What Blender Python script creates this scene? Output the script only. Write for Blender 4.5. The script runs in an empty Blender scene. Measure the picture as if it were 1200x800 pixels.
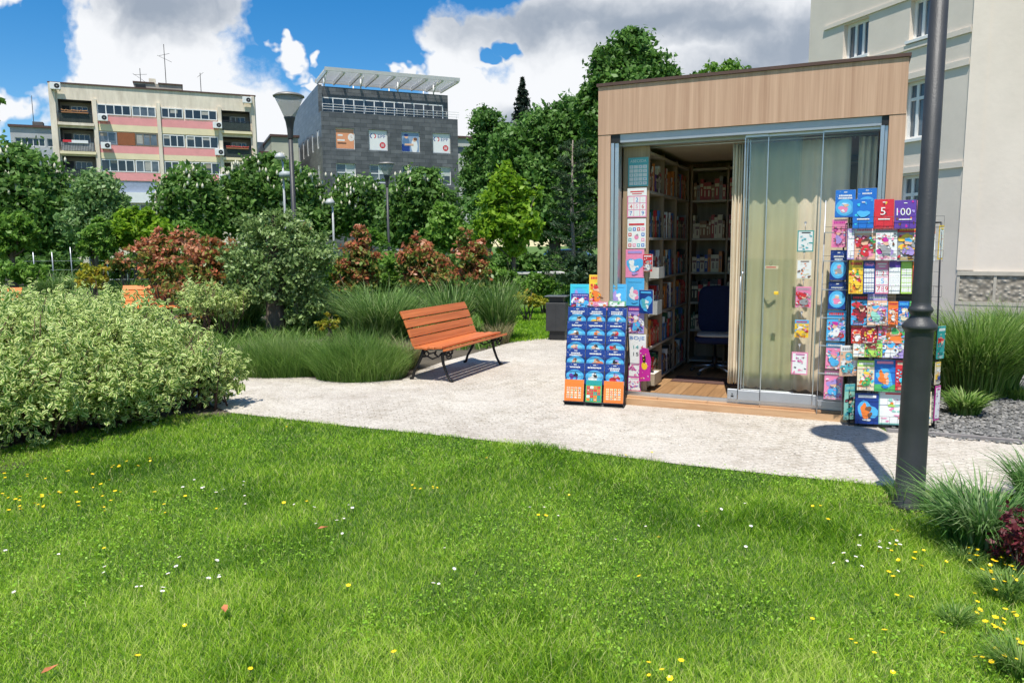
import bpy, math, random
import numpy as np
from mathutils import Vector, Matrix
R = math.radians
rng = np.random.default_rng(7)
random.seed(7)
C = bpy.context.scene.collection
S = bpy.context.scene

# ---------------------------------------------------------------- camera
F, PIT, ROL, EYE = 880., R(7.25), R(-0.475), 1.6
_r0 = np.array([1, 0, 0.]); _u0 = np.array([0, math.sin(PIT), math.cos(PIT)]); FW = np.array([0, math.cos(PIT), -math.sin(PIT)])
RT = math.cos(ROL) * _r0 + math.sin(ROL) * _u0
UP = -math.sin(ROL) * _r0 + math.cos(ROL) * _u0
cam = bpy.data.objects.new('camera', bpy.data.cameras.new('camera')); C.objects.link(cam)
cam.matrix_world = Matrix(((RT[0], UP[0], -FW[0], 0), (RT[1], UP[1], -FW[1], 0), (RT[2], UP[2], -FW[2], EYE), (0, 0, 0, 1)))
cam.data.sensor_width = 36; cam.data.lens = F / 1200 * 36
cam.data.clip_start = 0.05; cam.data.clip_end = 3000
S.camera = cam
S.render.resolution_x, S.render.resolution_y = 1024, 682
CAM = np.array([0, 0, EYE])
def ray(px, py): return (px - 600) / F * RT + (400 - py) / F * UP + FW
def G(px, py, z=0):                       # ground point seen at a pixel of the survey photo
    d = ray(px, py); return CAM + d * ((z - EYE) / d[2])
def P(px, py, D):                         # point at depth D
    d = ray(px, py); return CAM + d * (D / d[1])
def hit(px, py, p0, n):
    d = ray(px, py); return CAM + d * (((p0 - CAM) @ n) / (d @ n))

# ---------------------------------------------------------------- world, sun, exposure
SUN_EL, SUN_AZ = R(68), math.atan2(-0.237, -0.97)       # azimuth of the sun seen from the scene (x, y)
W = bpy.data.worlds.new('World'); S.world = W; W.use_nodes = True
nt = W.node_tree; N = nt.nodes; L = nt.links; N.clear()
def nd(t, **k):
    n = N.new(t)
    for a, b in k.items(): setattr(n, a, b)
    return n
def mth(op, a, b=None, clamp=False):
    n = nd('ShaderNodeMath', operation=op, use_clamp=clamp)
    for i, v in enumerate((a, b)):
        if v is None: continue
        if isinstance(v, (int, float)): n.inputs[i].default_value = v
        else: L.new(v, n.inputs[i])
    return n.outputs[0]
sky = nd('ShaderNodeTexSky', sky_type='NISHITA', sun_disc=False)
sky.sun_elevation = SUN_EL; sky.sun_rotation = math.atan2(-0.237, -0.97); sky.altitude = 400; sky.air_density = 1.0; sky.dust_density = 0.25; sky.ozone_density = 2.5
hs = nd('ShaderNodeHueSaturation'); hs.inputs['Saturation'].default_value = 1.45; hs.inputs['Value'].default_value = .72
L.new(sky.outputs[0], hs.inputs['Color'])
tc = nd('ShaderNodeTexCoord'); sp = nd('ShaderNodeSeparateXYZ'); L.new(tc.outputs['Generated'], sp.inputs[0])
ay = mth('ADD', mth('ABSOLUTE', sp.outputs[1]), 0.12)
u = mth('DIVIDE', sp.outputs[0], ay); v = mth('DIVIDE', sp.outputs[2], ay)
cmb = nd('ShaderNodeCombineXYZ'); L.new(u, cmb.inputs[0]); L.new(v, cmb.inputs[1]); L.new(sp.outputs[1], cmb.inputs[2])
def noise(vec, scale, det=6, rough=.55, dist=0):
    n = nd('ShaderNodeTexNoise'); n.inputs['Scale'].default_value = scale; n.inputs['Detail'].default_value = det
    n.inputs['Roughness'].default_value = rough; n.inputs['Distortion'].default_value = dist; L.new(vec, n.inputs['Vector']); return n
w1 = noise(cmb.outputs[0], 5.5, 5, .6)
sub = nd('ShaderNodeVectorMath', operation='SUBTRACT'); L.new(w1.outputs['Color'], sub.inputs[0]); sub.inputs[1].default_value = (.5, .5, .5)
scl = nd('ShaderNodeVectorMath', operation='SCALE'); L.new(sub.outputs[0], scl.inputs[0]); scl.inputs['Scale'].default_value = .22
wv = nd('ShaderNodeVectorMath', operation='ADD'); L.new(cmb.outputs[0], wv.inputs[0]); L.new(scl.outputs[0], wv.inputs[1])
scl2 = nd('ShaderNodeVectorMath', operation='SCALE'); L.new(sub.outputs[0], scl2.inputs[0]); scl2.inputs['Scale'].default_value = .12
wv2 = nd('ShaderNodeVectorMath', operation='ADD'); L.new(cmb.outputs[0], wv2.inputs[0]); L.new(scl2.outputs[0], wv2.inputs[1])
def blobs(lst, vec):
    acc = None
    for (px, py, rx, ry) in lst:
        d = ray(px, py); k = 1 / (1 + 0.12 / abs(d[1] / np.linalg.norm(d)))
        cu, cv = d[0] / d[1] * k, d[2] / d[1] * k
        a = nd('ShaderNodeVectorMath', operation='SUBTRACT'); L.new(vec, a.inputs[0]); a.inputs[1].default_value = (cu, cv, 0)
        b = nd('ShaderNodeVectorMath', operation='MULTIPLY'); L.new(a.outputs[0], b.inputs[0]); b.inputs[1].default_value = (F / rx / k, F / ry / k, 0)
        c = nd('ShaderNodeVectorMath', operation='LENGTH'); L.new(b.outputs[0], c.inputs[0])
        m = mth('SUBTRACT', 1.0, c.outputs['Value'])
        acc = m if acc is None else mth('MAXIMUM', acc, m)
    return acc
front = mth('MULTIPLY', mth('ADD', sp.outputs[1], .05), 8, True)
CL = [(180, 70, 120, 75), (130, 110, 80, 50), (250, 130, 100, 60), (200, 5, 150, 45), (320, 150, 70, 60), (12, 8, 40, 18), (335, 62, 28, 13), (350, 82, 16, 9), (372, 60, 14, 9), (20, 145, 38, 26), (95, 120, 45, 45), (105, 60, 45, 50),
      (620, 130, 150, 90), (540, 35, 70, 35), (535, 80, 50, 50), (490, 80, 16, 12), (700, 20, 190, 45), (680, 80, 110, 90), (860, 60, 190, 110), (463, 34, 10, 7), (560, 170, 90, 60), (760, 100, 140, 80), (1050, 60, 150, 120)]
m1 = blobs(CL, wv.outputs[0])
fb = noise(cmb.outputs[0], 9, 8, .62)
den = mth('ADD', mth('MULTIPLY', m1, 1.5), mth('MULTIPLY', mth('SUBTRACT', fb.outputs[0], .5), 1.3))
# blue gaps seen in the cloud deck
gap = blobs([(600, 44, 20, 11), (578, 52, 12, 8), (440, 40, 90, 80), (345, 15, 50, 40), (35, 60, 30, 45)], wv2.outputs[0])
den = mth('SUBTRACT', den, mth('MULTIPLY', mth('MAXIMUM', gap, 0), 2.2))
den = mth('MULTIPLY', mth('ADD', den, 0.08), 1.9, True)
fw_ = noise(cmb.outputs[0], 34, 6, .7); den = mth('ADD', den, mth('MULTIPLY', mth('SUBTRACT', fw_.outputs[0], .55), mth('MULTIPLY', mth('SUBTRACT', 1.0, den), mth('MULTIPLY', den, 7.0))), True)
gen = noise(tc.outputs['Generated'], 2.2, 7, .6)
den2 = mth('MULTIPLY', mth('SUBTRACT', gen.outputs[0], .53), 8, True)
mx = nd('ShaderNodeMix', data_type='FLOAT'); L.new(front, mx.inputs[0]); L.new(den2, mx.inputs[2]); L.new(den, mx.inputs[3])
# shade of the clouds: grey bases, white billows
dk = blobs([(200, 2, 130, 36), (650, 18, 170, 34), (760, 30, 160, 34), (900, 105, 120, 50), (610, 140, 40, 26), (840, 40, 120, 26), (930, 60, 80, 50)], wv2.outputs[0])
n2 = noise(wv2.outputs[0], 6, 8, .6)
sh = mth('ADD', mth('MULTIPLY', mth('ADD', dk, .0), 1.25), mth('ADD', mth('MULTIPLY', mth('SUBTRACT', n2.outputs[0], .47), 1.9), mth('MULTIPLY', mth('SUBTRACT', noise(wv2.outputs[0], 22, 6, .6).outputs[0], .5), .9)))
sm_ = nd('ShaderNodeMapRange', interpolation_type='SMOOTHSTEP'); L.new(sh, sm_.inputs[0]); sm_.inputs[1].default_value = -.45; sm_.inputs[2].default_value = 1.1; shc = sm_.outputs[0]
cc = nd('ShaderNodeMix', data_type='RGBA'); L.new(shc, cc.inputs[0]); cc.inputs[6].default_value = (4.7, 4.8, 4.95, 1); cc.inputs[7].default_value = (1.75, 2.05, 2.5, 1)
fin = nd('ShaderNodeMix', data_type='RGBA'); L.new(mx.outputs[0], fin.inputs[0]); L.new(hs.outputs[0], fin.inputs[6]); L.new(cc.outputs[2], fin.inputs[7])
bg = nd('ShaderNodeBackground'); bg.inputs['Strength'].default_value = 0.15; L.new(fin.outputs[2], bg.inputs[0])
wo = nd('ShaderNodeOutputWorld'); L.new(bg.outputs[0], wo.inputs[0])
W.cycles.sampling_method = 'MANUAL'; W.cycles.sample_map_resolution = 512

sun = bpy.data.objects.new('sun', bpy.data.lights.new('sun', 'SUN')); C.objects.link(sun)
sun.data.energy = 4.6; sun.data.angle = R(0.53); sun.data.color = (1, .955, .88)
sdir = Vector((math.cos(SUN_EL) * -0.2373, math.cos(SUN_EL) * -0.9714, math.sin(SUN_EL)))
sun.rotation_euler = sdir.to_track_quat('Z', 'Y').to_euler()
S.view_settings.view_transform = 'Standard'; S.view_settings.look = 'None'; S.view_settings.gamma = 1; S.view_settings.exposure = 0.42
S.cycles.max_bounces = 7; S.cycles.diffuse_bounces = 3; S.cycles.transparent_max_bounces = 24; S.cycles.transmission_bounces = 4; S.cycles.glossy_bounces = 3
S.cycles.use_adaptive_sampling = True; S.cycles.adaptive_threshold = 0.02; S.cycles.use_denoising = True
S.cycles.sample_clamp_indirect = 6; S.cycles.caustics_reflective = False; S.cycles.caustics_refractive = False

# ---------------------------------------------------------------- materials
def newmat(name):
    m = bpy.data.materials.new(name); m.use_nodes = True; return m, m.node_tree.nodes, m.node_tree.links, m.node_tree.nodes['Principled BSDF']
_mc = {}
def mat(name, col, rough=.6, metal=0, var=.12, scale=6, bump=0, bscale=40, spec=.5, stretch=None, var2=None):
    """noise-mottled surface"""
    if name in _mc: return _mc[name]
    m, n, l, b = newmat(name); _mc[name] = m
    t = n.new('ShaderNodeTexCoord'); vec = t.outputs['Object']
    if stretch:
        mp = n.new('ShaderNodeMapping'); mp.inputs['Scale'].default_value = stretch; l.new(vec, mp.inputs[0]); vec = mp.outputs[0]
    ns = n.new('ShaderNodeTexNoise'); ns.inputs['Scale'].default_value = scale; ns.inputs['Detail'].default_value = 6; ns.inputs['Roughness'].default_value = .6
    l.new(vec, ns.inputs['Vector'])
    r = n.new('ShaderNodeValToRGB'); l.new(ns.outputs[0], r.inputs[0])
    c = np.array(col[:3]); lo, hi = c * (1 - var), np.minimum(c * (1 + var), 1)
    if var2: lo = np.array(var2[:3])
    r.color_ramp.elements[0].position = .3; r.color_ramp.elements[1].position = .7
    r.color_ramp.elements[0].color = (*lo, 1); r.color_ramp.elements[1].color = (*hi, 1)
    l.new(r.outputs[0], b.inputs['Base Color'])
    b.inputs['Roughness'].default_value = rough; b.inputs['Metallic'].default_value = metal; b.inputs['Specular IOR Level'].default_value = spec
    if bump:
        n2 = n.new('ShaderNodeTexNoise'); n2.inputs['Scale'].default_value = bscale; n2.inputs['Detail'].default_value = 5; l.new(vec, n2.inputs['Vector'])
        bp = n.new('ShaderNodeBump'); bp.inputs['Strength'].default_value = bump; bp.inputs['Distance'].default_value = .02
        l.new(n2.outputs[0], bp.inputs['Height']); l.new(bp.outputs[0], b.inputs['Normal'])
    return m
def paper(col):
    k = 'print_%02x%02x%02x' % tuple(int(min(x, 1) * 255) for x in col)
    return mat(k, col, .38, 0, .05, 30, spec=.5)
def leafmat(name, cols, trans=.35, rough=.5, margin=None, spec=.35):
    """leaf colours drawn per leaf (attribute rnd); margin = cream edge via UV"""
    m, n, l, b = newmat(name)
    a = n.new('ShaderNodeAttribute'); a.attribute_name = 'rnd'
    r = n.new('ShaderNodeValToRGB'); l.new(a.outputs['Fac'], r.inputs[0])
    e = r.color_ramp.elements
    while len(e) < len(cols): e.new(.5)
    for i, c in enumerate(cols): e[i].position = i / (len(cols) - 1); e[i].color = (*c, 1)
    col = r.outputs[0]
    if margin:
        uv = n.new('ShaderNodeUVMap'); s = n.new('ShaderNodeSeparateXYZ'); l.new(uv.outputs[0], s.inputs[0])
        ab = n.new('ShaderNodeMath'); ab.operation = 'ABSOLUTE'; l.new(s.outputs[0], ab.inputs[0])
        gt = n.new('ShaderNodeMath'); gt.operation = 'GREATER_THAN'; l.new(ab.outputs[0], gt.inputs[0]); gt.inputs[1].default_value = .45
        mm = n.new('ShaderNodeMix'); mm.data_type = 'RGBA'; l.new(gt.outputs[0], mm.inputs[0]); l.new(col, mm.inputs[6]); mm.inputs[7].default_value = (*margin, 1); col = mm.outputs[2]
    l.new(col, b.inputs['Base Color']); b.inputs['Roughness'].default_value = rough; b.inputs['Specular IOR Level'].default_value = spec
    tr = n.new('ShaderNodeBsdfTranslucent'); l.new(col, tr.inputs[0])
    mx = n.new('ShaderNodeMixShader'); mx.inputs[0].default_value = trans; l.new(b.outputs[0], mx.inputs[1]); l.new(tr.outputs[0], mx.inputs[2])
    l.new(mx.outputs[0], n['Material Output'].inputs[0])
    return m
M = {}
def woodmat(name, c1, c2, axis=(14, 14, .6), scale=1.0, rough=.5):
    m, n, l, b = newmat(name)
    t = n.new('ShaderNodeTexCoord'); mp = n.new('ShaderNodeMapping'); mp.inputs['Scale'].default_value = axis; l.new(t.outputs['Object'], mp.inputs[0])
    a = n.new('ShaderNodeTexNoise'); a.inputs['Scale'].default_value = scale; a.inputs['Detail'].default_value = 8; a.inputs['Roughness'].default_value = .65; a.inputs['Distortion'].default_value = .4; l.new(mp.outputs[0], a.inputs[0])
    mp2 = n.new('ShaderNodeMapping'); mp2.inputs['Scale'].default_value = tuple(x * 6 for x in axis); l.new(t.outputs['Object'], mp2.inputs[0])
    a2 = n.new('ShaderNodeTexNoise'); a2.inputs['Scale'].default_value = scale; a2.inputs['Detail'].default_value = 4; l.new(mp2.outputs[0], a2.inputs[0])
    ad = n.new('ShaderNodeMath'); ad.operation = 'MULTIPLY_ADD'; l.new(a2.outputs[0], ad.inputs[0]); ad.inputs[1].default_value = .4; 
    l.new(a.outputs[0], ad.inputs[2])
    r = n.new('ShaderNodeValToRGB'); l.new(ad.outputs[0], r.inputs[0]); r.color_ramp.elements[0].position = .48; r.color_ramp.elements[1].position = .9
    r.color_ramp.elements[0].color = (*c1, 1); r.color_ramp.elements[1].color = (*c2, 1)
    l.new(r.outputs[0], b.inputs['Base Color']); b.inputs['Roughness'].default_value = rough
    return m
M['larch'] = woodmat('larch_laminate', (.42, .24, .15), (.62, .40, .27), (14, 14, .3))
M['oak'] = woodmat('pale_oak', (.30, .20, .115), (.46, .33, .21), (12, 12, .5)); M['oakin'] = woodmat('shelf_oak', (.19, .13, .085), (.32, .24, .165), (12, 12, .5))  # second oak is the same wood, darkened in colour for the interior shade
M['decking'] = woodmat('decking_boards', (.40, .21, .10), (.62, .40, .22), (.8, 12, 12))
M['bench'] = woodmat('orange_stained_slat', (.40, .095, .022), (.66, .20, .06), (.7, 22, 22), rough=.42)
M['bench2'] = woodmat('orange_stained_slat_far', (.62, .17, .03), (.80, .26, .06), (.7, 12, 12), rough=.42)
M['iron'] = mat('cast_iron', (.012, .012, .014), .45, .3, .3, 20)
M['alu'] = mat('brushed_aluminium', (.55, .57, .60), .32, .85, .05, 8)
M['alu2'] = mat('grey_aluminium', (.42, .44, .47), .4, .5, .05, 8)
M['anth'] = mat('anthracite_paint', (.042, .043, .045), .5, .15, .2, 5, bump=.12, bscale=120)
M['wire'] = mat('black_wire', (.05, .05, .055), .35, .6, .1)
M['black'] = mat('black_plastic', (.012, .012, .013), .5, 0, .2)
M['navy'] = mat('navy_upholstery', (.012, .02, .075), .9, 0, .25, 60)
M['white'] = mat('white_paint', (.78, .78, .76), .45, 0, .04, 3)
M['cap'] = mat('brown_metal_capping', (.11, .06, .045), .5, .2, .15, 6)
M['ceil'] = mat('beige_ceiling_panel', (.62, .55, .45), .6, 0, .05)
M['greyshelf'] = mat('pale_shelf_board', (.40, .37, .32), .6, 0, .08)
M['curtain'] = mat('cream_curtain_cloth', (.78, .66, .49), .97, 0, .06, 5, bump=.15, bscale=200)
M['pages'] = mat('page_edges', (.7, .67, .6), .8, 0, .05)
M['darkglass'] = mat('dark_window_glass', (.025, .03, .035), .08, 0, .4, .6, spec=.8)
M['midglass'] = mat('grey_window_glass', (.11, .13, .15), .12, 0, .5, .7, spec=.8)
M['bark'] = mat('bark', (.13, .10, .075), .9, 0, .35, 5, bump=.9, bscale=14, stretch=(6, 6, 1))
M['palebark'] = mat('pale_bark', (.24, .20, .16), .9, 0, .3, 5, bump=.7, bscale=14, stretch=(6, 6, 1))
# green tinted glass that lets the sun through
def glass(name, tint, refl=.10):
    m, n, l, b = newmat(name)
    t = n.new('ShaderNodeBsdfTransparent'); t.inputs[0].default_value = (*tint, 1)
    g = n.new('ShaderNodeBsdfGlossy'); g.inputs['Roughness'].default_value = .02
    fr = n.new('ShaderNodeFresnel'); fr.inputs[0].default_value = 1.5
    x = n.new('ShaderNodeMixShader'); x.inputs[0].default_value = .022; l.new(t.outputs[0], x.inputs[1]); l.new(g.outputs[0], x.inputs[2])
    l.new(x.outputs[0], n['Material Output'].inputs[0]); return m
M['glass'] = glass('door_glass', (.99, .99, .985))
M['greenglass'] = glass('green_tinted_glass', (.932, .948, .925))
M['lampglass'] = mat('frosted_lamp_glass', (.55, .55, .53), .25, 0, .1, 12)
def _lg():
    m, n, l, b = newmat('lamp_bowl_glass')
    t = n.new('ShaderNodeBsdfTransparent'); t.inputs[0].default_value = (.85, .86, .85, 1)
    b.inputs['Base Color'].default_value = (.5, .5, .49, 1); b.inputs['Roughness'].default_value = .2
    x = n.new('ShaderNodeMixShader'); x.inputs[0].default_value = .5; l.new(t.outputs[0], x.inputs[1]); l.new(b.outputs[0], x.inputs[2]); l.new(x.outputs[0], n['Material Output'].inputs[0]); return m
M['lampbowl'] = _lg()

def groundmat(name, kind):
    m, n, l, b = newmat(name)
    t = n.new('ShaderNodeTexCoord'); vec = t.outputs['Object']
    def nz(s, d=6, rough=.6):
        x = n.new('ShaderNodeTexNoise'); x.inputs['Scale'].default_value = s; x.inputs['Detail'].default_value = d; x.inputs['Roughness'].default_value = rough; l.new(vec, x.inputs[0]); return x.outputs[0]
    def ramp(src, stops):
        r = n.new('ShaderNodeValToRGB'); l.new(src, r.inputs[0]); e = r.color_ramp.elements
        while len(e) < len(stops): e.new(.5)
        for i, (p, c) in enumerate(stops): e[i].position = p; e[i].color = (*c, 1)
        return r.outputs[0]
    def mul(a, bb, f=1.):
        x = n.new('ShaderNodeMix'); x.data_type = 'RGBA'; x.blend_type = 'MULTIPLY'; x.inputs[0].default_value = f; l.new(a, x.inputs[6]); l.new(bb, x.inputs[7]); return x.outputs[2]
    def bump(h, st, dist):
        x = n.new('ShaderNodeBump'); x.inputs['Strength'].default_value = st; x.inputs['Distance'].default_value = dist; l.new(h, x.inputs['Height']); return x
    if kind == 'path':
        vo = n.new('ShaderNodeTexVoronoi'); vo.inputs['Scale'].default_value = 75; l.new(vec, vo.inputs[0])
        mp = n.new('ShaderNodeMapping'); mp.inputs['Rotation'].default_value = (0, 0, R(-14)); l.new(vec, mp.inputs[0])
        br = n.new('ShaderNodeTexBrick'); br.inputs['Scale'].default_value = 1; br.inputs['Brick Width'].default_value = .11; br.inputs['Row Height'].default_value = .065; br.inputs['Mortar Size'].default_value = .0085; br.inputs['Mortar Smooth'].default_value = .6
        br.inputs['Color1'].default_value = (1, 1, 1, 1); br.inputs['Color2'].default_value = (.93, .92, .90, 1); br.inputs['Mortar'].default_value = (.62, .60, .56, 1)
        wn_ = n.new('ShaderNodeTexNoise'); wn_.inputs['Scale'].default_value = 14; l.new(mp.outputs[0], wn_.inputs[0]); av = n.new('ShaderNodeVectorMath'); av.operation = 'MULTIPLY_ADD'; l.new(wn_.outputs['Color'], av.inputs[0]); av.inputs[1].default_value = (.03, .03, 0); l.new(mp.outputs[0], av.inputs[2]); l.new(av.outputs[0], br.inputs[0])
        base = ramp(nz(.9, 8), [(.3, (.54, .49, .425)), (.7, (.69, .645, .565))])
        pb = ramp(vo.outputs['Color'], [(.0, (.55, .54, .52)), (.35, (.88, .87, .86)), (1, (1, 1, 1))])
        msk = ramp(nz(.55, 3), [(.40, (.12, .12, .12)), (.60, (.85, .85, .85))])
        jx = n.new('ShaderNodeMix'); jx.data_type = 'RGBA'; jx.blend_type = 'MULTIPLY'; l.new(msk, jx.inputs[0]); l.new(mul(base, pb), jx.inputs[6]); l.new(br.outputs[0], jx.inputs[7])
        fine = ramp(nz(160, 2), [(.33, (.70, .69, .67)), (.5, (1, 1, 1))]); blot = ramp(nz(5, 8, .7), [(.32, (.76, .74, .70)), (.52, (1, 1, 1))])
        l.new(mul(mul(jx.outputs[2], fine), blot), b.inputs['Base Color']); b.inputs['Roughness'].default_value = .92
        b1 = bump(vo.outputs['Distance'], .8, .006); b1.invert = True
        l.new(b1.outputs[0], b.inputs['Normal'])
    elif kind == 'earth':
        base = ramp(nz(1.2, 8), [(.3, (.05, .038, .025)), (.7, (.12, .10, .07))])
        l.new(base, b.inputs['Base Color']); b.inputs['Roughness'].default_value = 1; l.new(bump(nz(30, 4), .8, .03).outputs[0], b.inputs['Normal'])
    elif kind == 'turf':
        base = ramp(nz(.8, 8), [(.3, (.07, .14, .018)), (.7, (.13, .23, .03))])
        l.new(mul(base, ramp(nz(60, 3), [(.3, (.5, .5, .5)), (.6, (1, 1, 1))])), b.inputs['Base Color']); b.inputs['Roughness'].default_value = 1; l.new(bump(nz(50, 4), .8, .03).outputs[0], b.inputs['Normal'])
    elif kind == 'asphalt':
        l.new(ramp(nz(4, 8), [(.3, (.10, .10, .10)), (.7, (.16, .155, .15))]), b.inputs['Base Color']); b.inputs['Roughness'].default_value = .95
    return m
M['path'] = groundmat('pale_stone_path', 'path'); M['earth'] = groundmat('bed_soil', 'earth'); M['turf'] = groundmat('turf', 'turf'); M['asphalt'] = groundmat('asphalt', 'asphalt')

# ---------------------------------------------------------------- mesh helpers
def tag(o, label=None, cat=None, group=None, kind=None):
    if label: o['label'] = label
    if cat: o['category'] = cat
    if group: o['group'] = group
    if kind: o['kind'] = kind
    return o
def empty(name, loc, rz=0, label=None, cat=None, group=None):
    o = bpy.data.objects.new(name, None); C.objects.link(o); o.location = Vector(loc); o.rotation_euler = (0, 0, rz); o.empty_display_size = .1
    return tag(o, label, cat, group)
_txt = {}
def text_data(s):
    if s not in _txt:
        cu = bpy.data.curves.new('t', 'FONT'); cu.body = s; cu.size = 1; cu.resolution_u = 2
        o = bpy.data.objects.new('t', cu); C.objects.link(o); bpy.context.view_layer.update()
        me = o.to_mesh(); vs = np.array([v.co[:] for v in me.vertices]); fs = [tuple(p.vertices) for p in me.polygons]
        vs = vs.copy(); o.to_mesh_clear(); C.objects.unlink(o); bpy.data.objects.remove(o); bpy.data.curves.remove(cu)
        vs[:, 0] -= vs[:, 0].min(); vs[:, 1] -= vs[:, 1].min(); vs /= max(vs[:, 1].max(), 1e-6)
        _txt[s] = (vs, fs, vs[:, 0].max())
    return _txt[s]
class MB:
    def __init__(s): s.v = []; s.f = []; s.m = []; s.mats = []; s.sm = []
    def mi(s, m):
        if m not in s.mats: s.mats.append(m)
        return s.mats.index(m)
    def add(s, vs, fs, m, T=None, smooth=False):
        b = len(s.v); k = s.mi(m)
        for p in vs: s.v.append(tuple(T @ Vector(p)) if T is not None else tuple(p))
        for f in fs: s.f.append(tuple(b + i for i in f)); s.m.append(k); s.sm.append(smooth)
        return s
    def box(s, x0, x1, y0, y1, z0, z1, m, T=None, bev=0):
        if bev:
            c = min(bev, (x1 - x0) / 2.01, (y1 - y0) / 2.01, (z1 - z0) / 2.01)
            vs = []; 
            for (z, i) in ((z0, c), (z0 + c, 0), (z1 - c, 0), (z1, c)):
                a0, a1, b0, b1 = x0 + i, x1 - i, y0 + i, y1 - i; k = c if not i else c * .6
                vs += [(a0 + k, b0, z), (a1 - k, b0, z), (a1, b0 + k, z), (a1, b1 - k, z), (a1 - k, b1, z), (a0 + k, b1, z), (a0, b1 - k, z), (a0, b0 + k, z)]
            fs = [tuple(range(7, -1, -1)), tuple(range(24, 32))]
            for q in range(3):
                for j in range(8): fs.append((q * 8 + j, q * 8 + (j + 1) % 8, q * 8 + 8 + (j + 1) % 8, q * 8 + 8 + j))
            return s.add(vs, fs, m, T)
        vs = [(x, y, z) for z in (z0, z1) for (x, y) in ((x0, y0), (x1, y0), (x1, y1), (x0, y1))]
        return s.add(vs, [(3, 2, 1, 0), (4, 5, 6, 7), (0, 1, 5, 4), (1, 2, 6, 5), (2, 3, 7, 6), (3, 0, 4, 7)], m, T)
    def lathe(s, prof, m, T=None, n=20, smooth=True, sx=1, sy=1):
        vs = []; fs = []
        for (r, z) in prof:
            for i in range(n): a = 2 * math.pi * i / n; vs.append((r * sx * math.cos(a), r * sy * math.sin(a), z))
        for k in range(len(prof) - 1):
            for i in range(n): j = (i + 1) % n; fs.append((k * n + i, k * n + j, k * n + n + j, k * n + n + i))
        if prof[0][0] > 1e-4: fs.append(tuple(range(n - 1, -1, -1)))
        if prof[-1][0] > 1e-4: fs.append(tuple(range((len(prof) - 1) * n, len(prof) * n)))
        return s.add(vs, fs, m, T, smooth)
    def tube(s, pts, rad, m, n=6, T=None, smooth=True):
        pts = [Vector(p) for p in pts]
        if not hasattr(rad, '__len__'): rad = [rad] * len(pts)
        vs = []; fs = []; ref = None
        for i, p in enumerate(pts):
            d = (pts[min(i + 1, len(pts) - 1)] - pts[max(i - 1, 0)]).normalized()
            if ref is None: ref = d.orthogonal().normalized()
            ref = (ref - d * ref.dot(d)).normalized(); q = d.cross(ref)
            for k in range(n): a = 2 * math.pi * k / n; vs.append(tuple(p + (ref * math.cos(a) + q * math.sin(a)) * rad[i]))
        for i in range(len(pts) - 1):
            for k in range(n): j = (k + 1) % n; fs.append((i * n + k, i * n + j, i * n + n + j, i * n + n + k))
        fs.append(tuple(range(n - 1, -1, -1))); fs.append(tuple(range((len(pts) - 1) * n, len(pts) * n)))
        return s.add(vs, fs, m, T, smooth)
    def prism(s, poly, y0, y1, m, T=None):   # polygon in x,z extruded along y
        n = len(poly); vs = [(x, y0, z) for x, z in poly] + [(x, y1, z) for x, z in poly]
        fs = [tuple(range(n - 1, -1, -1)), tuple(range(n, 2 * n))] + [(i, (i + 1) % n, n + (i + 1) % n, n + i) for i in range(n)]
        return s.add(vs, fs, m, T)
    # flat printed shapes on a face looking towards -y, layer = stacking order
    def rect(s, x0, z0, x1, z1, m, lay=1, T=None, y=0, st=.0009): return s.add([(x0, y - lay * st, z0), (x1, y - lay * st, z0), (x1, y - lay * st, z1), (x0, y - lay * st, z1)], [(0, 1, 2, 3)], m, T)
    def disc(s, cx, cz, rx, rz, m, lay=1, T=None, n=12, y=0, st=.0009): return s.add([(cx + rx * math.cos(2 * math.pi * i / n), y - lay * st, cz + rz * math.sin(2 * math.pi * i / n)) for i in range(n)], [tuple(range(n))], m, T)
    def text(s, t, x, z, hgt, m, lay=2, T=None, w=None, y=0, st=.0009):
        vs, fs, ww = text_data(t); kx = hgt if w is None else w / ww
        return s.add([(x + a * kx, y - lay * st, z + b * hgt) for a, b, _ in vs], fs, m, T)
    def build(s, name, parent=None, loc=None, rz=0, bevel=0):
        me = bpy.data.meshes.new(name); me.from_pydata(s.v, [], s.f)
        for m in s.mats: me.materials.append(m)
        me.polygons.foreach_set('material_index', s.m); me.polygons.foreach_set('use_smooth', s.sm); me.update()
        o = bpy.data.objects.new(name, me); C.objects.link(o)
        if parent is not None: o.parent = parent
        if loc is not None: o.location = Vector(loc)
        o.rotation_euler = (0, 0, rz)
        return o
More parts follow.
